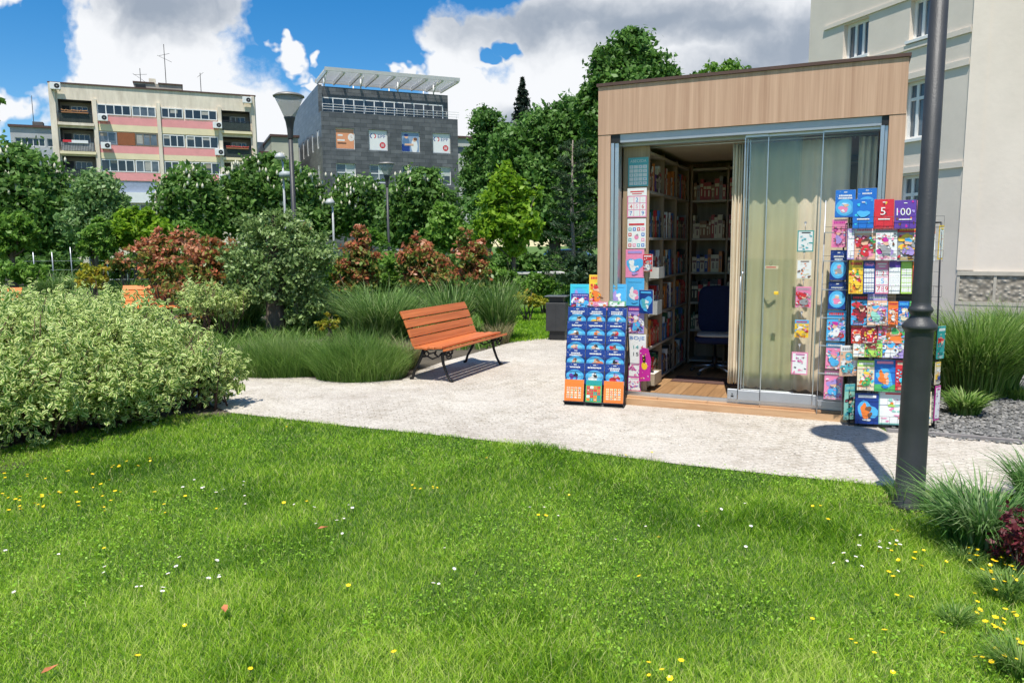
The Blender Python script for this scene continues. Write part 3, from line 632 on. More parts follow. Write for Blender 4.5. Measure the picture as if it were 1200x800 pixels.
endp(733, 326, 755, 358, 'scene', 'sky', ['sky', 'white', 'pink', 'sky'], 'bright blue picture chart halfway down the bookcase end', off=.18)
endp(735, 359, 755, 390, 'figure', 'violet', ['purple', 'pink', 'violet', 'white', 'sky'], 'violet and pink picture booklet above the white colour chart', off=.184)
def boje():
    (xa, za), (xb, zb) = kplane(736, 425, .176), kplane(757, 392, .176); w, h = xb - xa, zb - za
    q = cover(w, h, 'none', 'white', ['red']); q.text('BOJE', -w * .42, h * .78, h * .15, cp['blue'], 2, w=w * .84)
    for i, t in enumerate(('14', '15')):
        q.text(t, -w * .2, h * (.5 - i * .24), h * .12, cp['teal' if i == 0 else 'black'], 2, w=w * .3); q.text(t[1], w * .22, h * (.5 - i * .24), h * .12, cp['red'], 2)
    put_cover(q, kw((xa + xb) / 2, .176, za), KY, 'white colour chart reading BOJE above the magenta booklets', 'poster', 'charts hanging by the kiosk doorway', 0, 'wall_chart')
boje()
endp(736, 426, 752, 441, 'map', 'magenta', ['magenta', 'pink', 'violet'], 'magenta booklet with white panel, upper of two by the doorway step', off=.18, name='booklet', cat='booklet')
endp(735, 442, 751, 457, 'map', 'magenta', ['pink', 'magenta', 'violet'], 'magenta booklet with white panel, lower of two by the doorway step', off=.18, name='booklet', cat='booklet')
def side_item(x0, y0, x1, y1, off, style, bgc, acc, label, cat='book', name='book', ang=-.35, roll=0, t=.012, txt=None):
    (xa, za), (xb, zb) = kplane(x0, y1, off), kplane(x1, y0, off); w = xb - xa
    put_cover(cover(w / math.cos(ang), zb - za, style, bgc, acc, x0, t, txt), kw((xa + xb) / 2, off, za), KY + ang, label, cat, None, 0, name, roll)
side_item(753, 298, 765, 318, .15, 'figure', 'red', ['red', 'white', 'sky', 'grey', 'white'], 'small red framed booklet hanging at the bookcase corner')
side_item(748, 340, 766, 367, .14, 'scene', 'navy', ['navy', 'turq', 'white', 'sky'], 'dark blue book with teal picture hanging in front of the bookcase')
# purple die-cut bag shaped booklet
q = MB(); pw = .058
q.prism([(-.075, 0), (.055, .01), (.075, .22), (.05, .33), (.0, .345), (-.05, .32), (-.055, .22)], 0, .01, cp['magenta']); q.disc(0, .16, .035, .04, cp['yellow'], 1); q.disc(.0, .23, .02, .045, cp['black'], 1)
rr = random.Random(3)
for i in range(14): q.disc(rr.uniform(-.05, .05), rr.uniform(.03, .3), .006, .006, cp[rr.choice(['white', 'yellow', 'pink'])], 2)
xa, za = kplane(756, 447, .13); o = q.build('booklet', None, kw(xa, .13, za), 0); o.rotation_euler = (0, R(-4), KY - .3); tag(o, 'purple die-cut booklet with yellow star hanging at the doorway corner', 'booklet')
# cardboard boxes of books standing proud of the left bookcase
def carton(x, y, z, w, d, h, c, label):
    q = MB(); m = mat('carton_' + c[0], c[1], .85, 0, .12, 8); q.box(-w / 2, w / 2, 0, d, 0, .004, m)
    for a in ((-w / 2, -w / 2 + .004, 0, d), (w / 2 - .004, w / 2, 0, d), (-w / 2 + .004, w / 2 - .004, 0, .004), (-w / 2 + .004, w / 2 - .004, d - .004, d)): q.box(*a, .004, h, m)
    q.box(-w / 2 + .008, w / 2 - .01, .01, d - .01, .005, h * .9, M['pages']); o = q.build('box', None, kw(x, y, z), KY); tag(o, label, 'box')
carton(.205, .30, 1.262, .09, .26, .11, ('white', (.5, .49, .46)), 'pale cardboard box sticking out of the bookcase above the doorway corner')
carton(.20, .23, .173, .08, .30, .12, ('kraft', (.36, .29, .2)), 'brown cardboard box on the bottom shelf beside the doorway')
carton(.20, .30, .893, .08, .2, .14, ('grey', (.35, .36, .35)), 'grey magazine box on the third shelf of the left bookcase')

# office chair
ch = empty('office_chair', kw(.62, 1.55, .118), KY + R(8), 'navy blue swivel office chair with white seat cushion inside the kiosk doorway', 'office chair')
b = MB()
for i in range(5):
    a = 2 * math.pi * i / 5 + .3; b.tube([(0, 0, .09), (.13 * math.cos(a), .13 * math.sin(a), .085), (.27 * math.cos(a), .27 * math.sin(a), .055)], [.02, .016, .012], M['alu'], 8)
b.build('star_base', ch)
for i in range(5):
    a = 2 * math.pi * i / 5 + .3; b = MB(); b.lathe([(.012, -.011), (.024, -.009), (.024, .009), (.012, .011)], M['black'], Matrix.Translation((.27 * math.cos(a), .27 * math.sin(a), .026)) @ Matrix.Rotation(R(90), 4, 'X'), 12); b.build('castor', ch)
b = MB(); b.lathe([(.03, .08), (.03, .2), (.016, .2), (.016, .36)], M['black'], None, 12); b.build('gas_column', ch)
def cushion(w, d, h, m, T): 
    q = MB(); n = 20; prof = []
    vs = []; fs = []
    for k, (s_, z) in enumerate(((.86, 0), (1, h * .3), (1, h * .7), (.88, h))):
        for i in range(n):
            a = 2 * math.pi * i / n; c, s2 = math.cos(a), math.sin(a); e_ = .45
            vs.append((w / 2 * s_ * math.copysign(abs(c) ** e_, c), d / 2 * s_ * math.copysign(abs(s2) ** e_, s2), z))
    for k in range(3):
        for i in range(n): j = (i + 1) % n; fs.append((k * n + i, k * n + j, k * n + n + j, k * n + n + i))
    fs += [tuple(range(n - 1, -1, -1)), tuple(range(3 * n, 4 * n))]
    q.add(vs, fs, m, T, True); return q
cushion(.46, .44, .075, M['navy'], Matrix.Translation((0, 0, .36))).build('seat', ch)
cushion(.42, .40, .035, mat('white_cushion', (.55, .54, .52), .9), Matrix.Translation((0, -.01, .437))).build('seat_cushion', ch)
cushion(.42, .56, .06, M['navy'], Matrix.Translation((0, .24, .72)) @ Matrix.Rotation(R(82), 4, 'X')).build('backrest', ch)
b = MB(); b.tube([(0, .1, .36), (0, .28, .38), (0, .30, .52)], .014, M['black'], 8); b.build('back_bracket', ch)
b = MB(); b.box(-.35, .35, -.18, .18, 0, .006, mat('brown_mat', (.10, .05, .04), .95, 0, .2, 40)); o = b.build('door_mat', None, kw(.62, 1.02, .119), KY); tag(o, 'flat dark brown mat on the kiosk floor before the chair', 'mat')

# pictures hanging on a strip behind the glass, px 930-955
HX = [((934, 270), (954, 295), 'map', 'teal', ['black', 'teal', 'white', 'turq'], 'teal and black booklet, topmost of the hanging strip behind the glass'), ((933, 304), (952, 327), 'map', 'cream', ['brown', 'cream', 'black', 'orange'], 'brown and cream booklet with small figure, second on the hanging strip'),
      ((932, 336), (951, 360), 'figure', 'pink', ['pink', 'grey', 'red', 'grey'], 'pink booklet with grey drawing, third on the hanging strip'), ((931, 375), (948, 395), 'figure', 'yellow', ['sky', 'red', 'pink', 'white', 'yellow'], 'yellow and blue comic booklet, fourth on the hanging strip'), ((927, 413), (947, 438), 'map', 'pink', ['magenta', 'pink', 'black'], 'pink bow shaped booklet, lowest on the hanging strip')]
for (x0, y0), (x1, y1), st, bgc, acc, lab in HX:
    (xa, za), (xb, zb) = kplane(x0, y1, .055), kplane(x1, y0, .055)
    put_cover(cover(xb - xa, zb - za, st, bgc, acc, x0, .004), kw((xa + xb) / 2, .052, za), KY, lab, 'booklet', 'booklets hanging on the glass', 0, 'booklet')
    (xc, zc) = kplane((x0 + x1) / 2, y0 - 8, .06); q = MB(); q.tube([(0, 0, 0), (0, 0, .06)], .0025, M['alu2'], 5); q.disc(0, .065, .012, .012, cp['grey'], 1); o = q.build('hook', None, kw(xc, .058, zb + .004), KY); tag(o, 'small clip hook above the ' + lab.split(',')[0], 'hook', 'hooks on the glass')
# small sign board hanging behind the green glass
b = MB(); b.box(-.06, .06, 0, .006, 0, .028, cp['cream']); b.rect(-.045, .010, .04, .019, cp['red'], 1); b.tube([(-.01, .0, .028), (-.02, 0, .055), (.0, 0, .075), (.005, 0, .045), (-.01, 0, .028)], .0015, M['black'], 4)
xa, za = kplane(904, 315, .115); o = b.build('hanging_sign', None, kw(xa, .113, za), KY); tag(o, 'tiny cream sign with red lettering hanging by a cord on the green glass', 'sign')
b = MB(); b.box(-.02, .02, 0, .02, 0, .03, cp['yellow'], bev=.003); xa, za = kplane(910, 345, .115); o = b.build('lock', None, kw(xa, .085 - .02, za), KY); tag(o, 'small yellow latch box stuck on the glass door', 'lock')

# ---------------------------------------------------------------- left rack
RA = G(662, 474); RB = G(731, 478); rd = Vector(RB - RA); RYW = math.atan2(rd.y, rd.x); RW = rd.length
rk = empty('book_rack', RA, RYW, 'low black book rack of dark blue storybooks left of the kiosk doorway', 'book rack')
lean = R(9); TL = Matrix.Rotation(-lean, 4, 'X')
b = MB(); 
for x in (0, RW): b.tube([TL @ Vector((x, 0, .01)), TL @ Vector((x, 0, 1.0))], .008, M['wire'], 6)
b.tube([TL @ Vector((0, 0, 1.0)), TL @ Vector((RW, 0, 1.0))], .008, M['wire'], 6); b.tube([(0, 0, .012), (RW, 0, .012)], .012, M['wire'], 6); b.tube([(0, -.06, .05), (RW, -.06, .05)], .006, M['wire'], 6)
for x in (0, RW): b.tube([(x, -.06, .05), (x, 0, .012)], .006, M['wire'], 6); b.tube([(x, .45, .012), TL @ Vector((x, 0, .95))], .008, M['wire'], 6)
b.build('frame', rk)
b = MB(); b.box(.006, RW - .006, .005, .012, .02, .985, M['black'], TL); b.build('back_panel', rk)
ZS = [.845, .705, .565, .425, .285]; ZT = .60
b = MB()
for z in [.06] + ZS[::-1]:
    for dz in (.012, .06): b.tube([TL @ Vector((.0, -.035, z + dz)), TL @ Vector((RW, -.035, z + dz))], .0022, M['wire'], 4)
    for i in range(7): b.tube([TL @ Vector((RW * i / 6, -.035, z)), TL @ Vector((RW * i / 6, -.035, z + .06))], .0022, M['wire'], 4)
b.build('wire_trays', rk)
RDm = Matrix.Translation(Vector(RA)) @ Matrix.Rotation(RYW, 4, 'Z') @ TL
def rack_book(q, M4, x, y, z, label, group, name='book', cat='book', extra=0):
    T = M4 @ Matrix.Translation((x, y, z)) @ Matrix.Rotation(-extra, 4, 'X'); o = q.build(name, None, None); o.matrix_world = T; return tag(o, label, cat, group)
acc_sets = [['white', 'skin', 'black'], ['yellow', 'skin', 'orange'], ['sky', 'white', 'skin'], ['skin', 'brown', 'white'], ['grey', 'orange', 'skin'], ['brown', 'red', 'skin'], ['pink', 'skin', 'cream'], ['white', 'skin', 'black'], ['skin', 'red', 'brown'], ['mint', 'skin', 'brown'], ['orange', 'skin', 'brown'], ['skin', 'black', 'violet'], ['purple', 'black', 'sky'], ['white', 'black', 'white'], ['red', 'skin', 'violet']]
descr = ['a white figure', 'a yellow dress', 'a pale blue figure', 'a tan figure', 'a grey figure', 'a brown and red figure', 'a pink figure', 'a dark haired figure', 'a red and tan figure', 'a mint green figure', 'an orange figure', 'a violet and tan figure', 'a purple figure', 'a white spotted animal', 'a small red figure']
rn = ['top blue row', 'second blue row', 'middle blue row', 'fourth blue row', 'lowest blue row']; cn3 = ['left', 'middle', 'right']
for r_i, z in enumerate(ZS):
    for c_i in range(3):
        i = r_i * 3 + c_i; w = RW / 3 * .97
        rack_book(cover(w, .21, 'tale', 'navy' if r_i < 5 else 'blue', acc_sets[i], i), RDm, RW * (c_i + .5) / 3 + random.uniform(-.004, .004), -.022 - .0, z - .065, 'dark blue storybook with %s, %s of %s, left rack' % (descr[i], cn3[c_i], rn[r_i]), 'dark blue storybooks on the left rack', extra=R(-3))
for c_i, (bgc, acc, ds) in enumerate((('orange', ['orange', 'red', 'yellow', 'white'], 'orange activity book with picture grid, left of the bottom row'), ('green', ['teal', 'red', 'white', 'orange'], 'green book with multicoloured tiles, middle of the bottom row'), ('orange', ['orange', 'yellow', 'red', 'cream'], 'orange book with pale picture grid, right of the bottom row'))):
    rack_book(cover(RW / 3 * (.98 if c_i != 1 else .8), .215, 'grid', bgc, acc, 40 + c_i), RDm, RW * (c_i + .5) / 3, -.048, .045, ds + ' of the left rack', 'activity books in the bottom row of the left rack')
TOP = [((668, 333), (690, 359), 'scene', 'cyan', ['cyan', 'violet', 'sky', 'cyan'], 'turquoise picture book standing at the top left of the left rack', .02), ((669, 344), (690, 362), 'figure', 'purple', ['navy', 'violet', 'white', 'sky'], 'navy and violet book in front of the turquoise one on the left rack', -.01),
       ((690, 322), (712, 356), 'figure', 'yellow', ['yellow', 'red', 'lime', 'pink', 'red', 'orange'], 'tall yellow book with colourful round picture, topmost on the left rack', .02), ((690, 354), (712, 363), 'map', 'pink', ['pink', 'orange'], 'pink book below the tall yellow book on the left rack', -.008),
       ((713, 333), (734, 359), 'scene', 'sky', ['sky', 'violet', 'white', 'sky'], 'light blue picture book at the top right of the left rack', .02), ((713, 353), (733, 365), 'map', 'green', ['green', 'white'], 'green book below the light blue one on the left rack', -.008)]
rn_ = np.array([-math.sin(RYW), math.cos(RYW), 0])
for (x0, y0), (x1, y1), st, bgc, acc, lab, oy_ in TOP:
    p0 = RA + rn_ * (.16 + oy_); a = hit(x0, y1, p0, rn_); c_ = hit(x1, y0, p0, rn_); w = float(np.linalg.norm((c_ - a)[:2]))
    ctr = (a + np.array([c_[0], c_[1], a[2]])) / 2; o = cover(w, c_[2] - a[2], st, bgc, acc, x0 + y0).build('book'); o.location = Vector(ctr); o.rotation_euler = (-R(4), 0, RYW); tag(o, lab, 'book', 'picture books on the top of the left rack')

# ---------------------------------------------------------------- right rack (wire tower) and narrow rack on the glass
MA = G(995, 499); MBp = G(1094, 503); md_ = Vector(MBp - MA); MYW = math.atan2(md_.y, md_.x); MW = md_.length
mr = empty('book_rack', MA, MYW, 'tall black wire book rack crowded with children\'s books right of the kiosk', 'book rack')
mn = np.array([-math.sin(MYW), math.cos(MYW), 0]); mdv = np.array([math.cos(MYW), math.sin(MYW), 0])
def mpl(px, py, off=0): w = hit(px, py, MA + mn * off, mn) - MA; return w @ mdv, w[2]
xL, zT = mpl(994, 262); xR, _ = mpl(1103, 262)
def rx_(x, z): return (x / MW) * (xR - xL) * (z / zT) + (x / MW) * MW * (1 - z / zT) + xL * z / zT
b = MB()
for x in (0, MW):
    for y in (0, .2): b.tube([(x, y, 0.0), (rx_(x, zT), y, zT)], .007, M['wire'], 6)
for z in (.03, zT): b.tube([(rx_(0, z), 0, z), (rx_(MW, z), 0, z), (rx_(MW, z), .2, z), (rx_(0, z), .2, z), (rx_(0, z), 0, z)], .006, M['wire'], 5)
b.box(.0, MW, .0, .2, .04, .046, M['black']); b.build('frame', mr)
rowpx = [268, 307, 348, 384, 421, 459, 499]
b = MB(); 
for k, py in enumerate(rowpx):
    _, z = mpl(1045, py - 1); 
    for dz in (.0, .09): b.tube([(rx_(0, z), -.07, z + dz), (rx_(MW, z), -.07, z + dz)], .0018, M['wire'], 4)
    for i in range(12): x = rx_(MW * i / 11, z); b.tube([(x, -.07, z + .09), (x, -.07, z), (x, .02, z)], .0012, M['wire'], 4)
for i in range(14):
    z = .1 + i * .125
    for x in (rx_(0, z), rx_(MW, z)): b.tube([(x, 0, z), (x, .2, z)], .0015, M['wire'], 4)
b.build('wire_baskets', mr)
b = MB(); b.prism([(rx_(.01, .05), .05), (rx_(MW - .03, .05), .05), (rx_(MW - .03, zT), zT - .02), (rx_(.01, zT), zT - .02)], .10, .104, mat('grey_back_card', (.09, .09, .09), .8)); b.build('back_panel', mr)
BK = [ # x0 y0 x1 y1 style bg accents label off
 (1000, 235, 1024, 268, 'big', 'blue', ['sky', 'blue', 'cyan'], None, 'blue book with shield pattern, leftmost in the top row'), (1025, 235, 1048, 268, 'big', 'red', ['dkred', 'brown', 'yellow', 'red'], '5', 'red book with big white 5 in the top row'),
 (1049, 236, 1074, 268, 'big', 'purple', ['violet', 'magenta', 'orange', 'brown'], '100', 'purple book with big white 100 in the top row'), (1075, 236, 1096, 268, 'figure', 'pink', ['pink', 'magenta', 'violet', 'sky'], None, 'pink book beside the purple 100 in the top row'),
 (993, 270, 1002, 304, 'map', 'violet', ['violet', 'pink', 'magenta'], None, 'violet and pink book half hidden at the left end of the second row'),
 (1002, 267, 1027, 305, 'figure', 'white', ['white', 'pink', 'green', 'sky', 'brown', 'red'], None, 'white cover with dark haired figure in red dress in the second row'), (1027, 266, 1052, 305, 'figure', 'white', ['grey', 'pink', 'violet', 'white', 'magenta', 'grey'], None, 'silver white cover with pink figures in the second row'),
 (1052, 266, 1077, 306, 'figure', 'grey', ['red', 'yellow', 'brown', 'grey', 'sky', 'violet'], None, 'grey violet cover with red title band in the second row'), (1078, 267, 1097, 306, 'grid', 'white', ['orange', 'blue', 'red', 'green'], None, 'white cover with orange blocks behind the lamp post, second row'),
 (995, 307, 1012, 344, 'figure', 'yellow', ['yellow', 'red', 'green', 'orange', 'green', 'yellow'], None, 'yellow book with red title and green figure in the third row'), (1012, 307, 1026, 344, 'grid', 'navy', ['navy', 'pink', 'cyan'], 'MATEM', 'dark blue number book reading MATEM in the third row'),
 (1026, 307, 1042, 344, 'digits', 'pink', ['pink', 'white', 'red', 'sky'], None, 'pink number book next to the dark blue one in the third row'), (1042, 307, 1056, 344, 'grid', 'white', ['purple', 'violet', 'green', 'pink'], None, 'white book with purple title and green squares in the third row'),
 (1056, 307, 1070, 344, 'grid', 'lime', ['lime', 'yellow', 'pink'], None, 'lime green workbook in the third row'), (1070, 308, 1092, 345, 'grid', 'red', ['orange', 'red', 'pink'], None, 'red and orange workbook behind the lamp post in the third row'),
 (998, 347, 1019, 381, 'figure', 'white', ['black', 'red', 'brown', 'black', 'brown', 'dkred'], None, 'black and white cover with red haired figure in the fourth row'), (1017, 347, 1040, 381, 'figure', 'white', ['violet', 'white', 'turq', 'sky', 'mint'], None, 'white and lilac book with mint picture in the fourth row'),
 (1030, 355, 1041, 380, 'figure', 'sky', ['sky', 'white', 'red', 'brown'], None, 'small blue booklet, first of four in the fourth row'), (1041, 355, 1053, 380, 'figure', 'orange', ['orange', 'red', 'cream', 'white'], None, 'small orange booklet, second of four in the fourth row'), (1053, 355, 1066, 381, 'figure', 'blue', ['blue', 'sky', 'white', 'cream'], None, 'small mid blue booklet, third of four in the fourth row'), (1066, 355, 1080, 382, 'figure', 'green', ['green', 'orange', 'lime', 'cream'], None, 'small green booklet, last of four in the fourth row'),
 (998, 382, 1012, 402, 'figure', 'red', ['red', 'orange', 'red', 'white'], None, 'red booklet at the left end of the fifth row'), (1010, 381, 1028, 402, 'figure', 'dkred', ['dkred', 'white', 'yellow', 'red'], None, 'dark red booklet with white title in the fifth row'), (1030, 380, 1062, 402, 'figure', 'white', ['red', 'white', 'sky', 'green', 'orange'], None, 'wide white book with round red emblem in the fifth row'), (1062, 381, 1085, 405, 'figure', 'lime', ['lime', 'white', 'yellow', 'green'], None, 'lime yellow book behind the lamp post in the fifth row'),
 (1000, 400, 1014, 418, 'map', 'cream', ['cream', 'green', 'orange'], None, 'cream and green booklet below the red one in the fifth row'), (1014, 400, 1034, 418, 'figure', 'lime', ['green', 'brown', 'dkred', 'lime'], None, 'green booklet with brown horse in the fifth row'), (1032, 396, 1060, 419, 'figure', 'violet', ['violet', 'white', 'sky', 'white'], None, 'lavender booklet with white dress figure in the fifth row'),
 (1005, 425, 1025, 457, 'figure', 'white', ['lime', 'white', 'cyan', 'orange', 'yellow', 'green'], None, 'white book with cyan and yellow shapes in the sixth row'), (1025, 424, 1050, 458, 'scene', 'blue', ['green', 'orange', 'skin', 'pink', 'blue'], None, 'large blue book with orange squirrel in the sixth row'), (1050, 425, 1070, 457, 'figure', 'red', ['red', 'cream', 'cyan', 'white', 'red', 'cyan'], None, 'red bordered book with cyan picture in the sixth row'), (1070, 425, 1090, 457, 'figure', 'yellow', ['yellow', 'green', 'white'], None, 'yellow book hidden behind the lamp post in the sixth row'),
 (1003, 464, 1030, 496, 'scene', 'navy', ['navy', 'orange', 'brown', 'white'], None, 'navy blue book with brown picture at the bottom left'), (1030, 461, 1062, 497, 'map', 'mint', ['red', 'mint', 'pink', 'lime', 'orange'], None, 'large pale map-like book with red spots at the bottom'), (1063, 462, 1092, 497, 'map', 'cream', ['red', 'sky', 'lime'], None, 'large cream book behind the lamp post at the bottom'),
]
for i, (x0, y0, x1, y1, st, bgc, acc, txt, lab) in enumerate(BK):
    off = -.055 + (.014 if i % 2 else .0) + (.03 if y1 - y0 > 30 and i in (17,) else 0) - (.012 if (x1 - x0) < 15 and 350 < y0 < 360 else 0) - (.01 if 395 < y0 < 401 else 0)
    xa, za = mpl(x0, y1, off); xb, zb = mpl(x1, y0, off)
    q = cover((xb - xa) * 1.09, (zb - za) * (1.07 if zb - za < .3 else 1.03), st, bgc, acc, 100 + i, .006, txt); T = Matrix.Translation(Vector(MA)) @ Matrix.Rotation(MYW, 4, 'Z') @ Matrix.Translation(((xa + xb) / 2, off, za)) @ Matrix.Rotation(-R(7), 4, 'X')
    o = q.build('book'); o.matrix_world = T; tag(o, lab + ', right rack', 'book', 'children\'s books on the right rack')
# items on the rack's sides
def sidebook(px0, py0, px1, py1, off, rot, st, bgc, acc, lab, nm='book'):
    xa, za = mpl(px0, py1, off); xb, zb = mpl(px1, py0, off); w = max(xb - xa, .03) / max(abs(math.cos(rot)), .35)
    q = cover(w, zb - za, st, bgc, acc, px0 + py0, .006); o = q.build(nm, None, MA + mdv * (xa + xb) / 2 + mn * off + np.array([0, 0, za])); o.rotation_euler = (0, 0, MYW + rot); tag(o, lab, 'book', 'books hung on the sides of the right rack')
sidebook(983, 405, 1007, 440, -.02, .25, 'figure', 'white', ['white', 'grey', 'white', 'sky', 'turq'], 'crumpled white bagged sheet with blue globe on the left side of the right rack', 'sheet')
sidebook(988, 450, 1003, 491, .0, .5, 'figure', 'mint', ['turq', 'mint', 'white', 'black', 'teal'], 'teal green book with dark figure low on the left side of the right rack')
sidebook(1098, 264, 1108, 304, .0, .8, 'map', 'yellow', ['yellow', 'orange', 'teal'], 'yellow book jutting out on the right side of the right rack')
sidebook(1096, 382, 1110, 420, .0, .7, 'figure', 'teal', ['teal', 'white', 'red', 'teal'], 'teal book jutting out on the right side of the right rack')
sidebook(1094, 424, 1104, 450, .0, .8, 'figure', 'white', ['yellow', 'white', 'navy'], 'yellow and white booklet on the right side of the right rack')
sidebook(1093, 452, 1104, 492, .0, .8, 'map', 'magenta', ['magenta', 'white', 'purple'], 'purple spotted booklet low on the right side of the right rack')
nr = empty('book_rack', kw(1.88, -.03, .07), KY, 'narrow wire column rack standing against the glass behind the tall rack', 'book rack')
b = MB()
for x in (-.09, .12): b.tube([(x, .03, 0), (x, .03, 1.9)], .005, M['alu2'], 6)
b.build('frame', nr)
b = MB()
for i in range(7): z = .12 + i * .25; b.box(-.09, .12, -.015, .03, z, z + .006, M['alu2']); b.tube([(-.09, -.02, z + .05), (.12, -.02, z + .05)], .002, M['wire'], 4)
b.build('ledge', nr)
NB = [((978, 222), (1003, 255), 'tale', 'blue', ['pink', 'skin', 'white'], 'blue storybook with pink figure at the top of the narrow rack'), ((1004, 220), (1028, 250), 'tale', 'blue', ['white', 'skin', 'black'], 'second blue storybook, right of the top one above the tall rack'),
      ((974, 257), (993, 290), 'figure', 'pink', ['pink', 'magenta', 'sky', 'pink', 'violet'], 'pink birthday storybook on the narrow rack'), ((972, 293), (993, 328), 'tale', 'navy', ['grey', 'pink', 'skin'], 'navy storybook with reclining grey figure on the narrow rack'), ((970, 330), (992, 362), 'tale', 'navy', ['pink', 'skin', 'white'], 'navy storybook with small pink figure on the narrow rack'),
      ((968, 364), (992, 399), 'figure', 'sky', ['sky', 'red', 'violet', 'grey', 'magenta', 'white'], 'sky blue and magenta picture book on the narrow rack'), ((967, 402), (990, 432), 'figure', 'white', ['sky', 'white', 'cyan', 'pink', 'sky'], 'pale blue and white picture book on the narrow rack'), ((965, 435), (988, 467), 'figure', 'pink', ['pink', 'white', 'violet', 'sky'], 'pink and lilac picture book at the bottom of the narrow rack')]
for i, ((x0, y0), (x1, y1), st, bgc, acc, lab) in enumerate(NB):
    (xa, za), (xb, zb) = kplane(x0, y1, -.05), kplane(x1, y0, -.05)
    q = cover(xb - xa, zb - za, st, bgc, acc, 200 + i, .008); o = q.build('book', None, kw((xa + xb) / 2, -.05 + (.01 if i == 1 else 0), za)); o.rotation_euler = (-R(3), 0, KY); tag(o, lab, 'book', 'picture books on the narrow rack')

# ---------------------------------------------------------------- lamps
def lamp(loc, label, sc=1., near=False):
    r = empty('street_lamp', loc, 0, label, 'street lamp', 'dark park street lamps with funnel heads'); a = M['anth']; n = 32 if near else 14
    b = MB(); b.lathe([(.095, 0), (.095, .03), (.083, .045), (.080, .5), (.076, 1.075), (.078, 1.085), (.092, 1.097), (.096, 1.108), (.092, 1.122), (.074, 1.142), (.056, 1.162), (.053, 1.175), (.057, 1.187), (.066, 1.20), (.068, 1.211), (.063, 1.222), (.053, 1.232), (.050, 1.255), (.046, 3.75)], a, None, n); b.build('pole', r)
    b = MB(); b.lathe([(.046, 3.751), (.052, 3.78), (.062, 3.95), (.085, 4.1), (.115, 4.18), (.112, 4.19)], a, None, n); b.build('funnel', r)
    b = MB(); b.lathe([(.108, 4.19), (.13, 4.24), (.20, 4.40), (.29, 4.585)], M['lampbowl'], None, n); b.build('glass_bowl', r)
    b = MB(); b.lathe([(.295, 4.575), (.31, 4.585), (.31, 4.60), (.24, 4.64), (.12, 4.665), (.0001, 4.67)], mat('lamp_lid', (.22, .21, .19), .5, .3), None, n); b.build('lid', r)
    return r
lamp(G(1072, 600) + np.array([0, .07, 0]), 'tall dark grey lamp post at the front right edge of the lawn', near=True)
p = P(341, 240, 15.5); lamp((p[0] + .05, 15.5, 0), 'dark street lamp rising behind the olive shrub')
p = P(457, 280, 28); lamp((p[0] - .05, 28, 0), 'small distant dark street lamp behind the red tipped shrubs')
def white_lamp(px, D, hz, label, flags):
    p = P(px, 250, D); r = empty('street_light', (p[0], D, 0), 0, label, 'street light', 'pale street lights by the road'); w = mat('light_grey_paint', (.42, .43, .43), .5)
    b = MB(); b.tube([(0, 0, 0), (0, 0, hz)], [.07, .045], w, 8); b.build('mast', r)
    b = MB(); b.tube([(0, 0, hz - .1), (-.1, 0, hz + .2)], .04, w, 6); b.lathe([(.0001, -.1), (.24, 0), (.24, .08), (.15, .22), (.0001, .27)], w, Matrix.Translation((-.12, 0, hz + .15)), 12); b.build('lamp_head', r)
    b = MB(); b.lathe([(.0001, -.05), (.32, -.02), (.32, .16), (.2, .24), (.0001, .27)], mat('grey_lamp_hood', (.35, .38, .38), .5), Matrix.Translation((.12, 0, hz - .7)), 12); b.build('lamp_hood', r)
    if not flags: bpy.data.objects.remove([o for o in bpy.data.objects if o.parent == r and o.name.startswith('lamp_hood')][0])
    if flags:
        for sx in (-1, 1):
            b = MB(); z = hz - 4.1; b.box(-.2 if sx < 0 else -.2, .2, -.02, .02, 0, 1.3, paper((.7, .1, .1)), Matrix.Translation((sx * .9, 0, z)) @ Matrix.Rotation(sx * .12, 4, 'Y')); b.box(-.15, .15, -.03, .03, .35, .9, cp['white'], Matrix.Translation((sx * .9, 0, z)) @ Matrix.Rotation(sx * .12, 4, 'Y')); b.tube([(0, 0, z + 1.3), (sx * .9, 0, z + 1.35)], .03, w, 5); b.build('banner', r)
white_lamp(334, 36, 5.6, 'pale street light with red and white banners in front of the chestnut trees', True)
white_lamp(390, 38, 3.6, 'pale street light without banners rising left of the small park lamp', False)

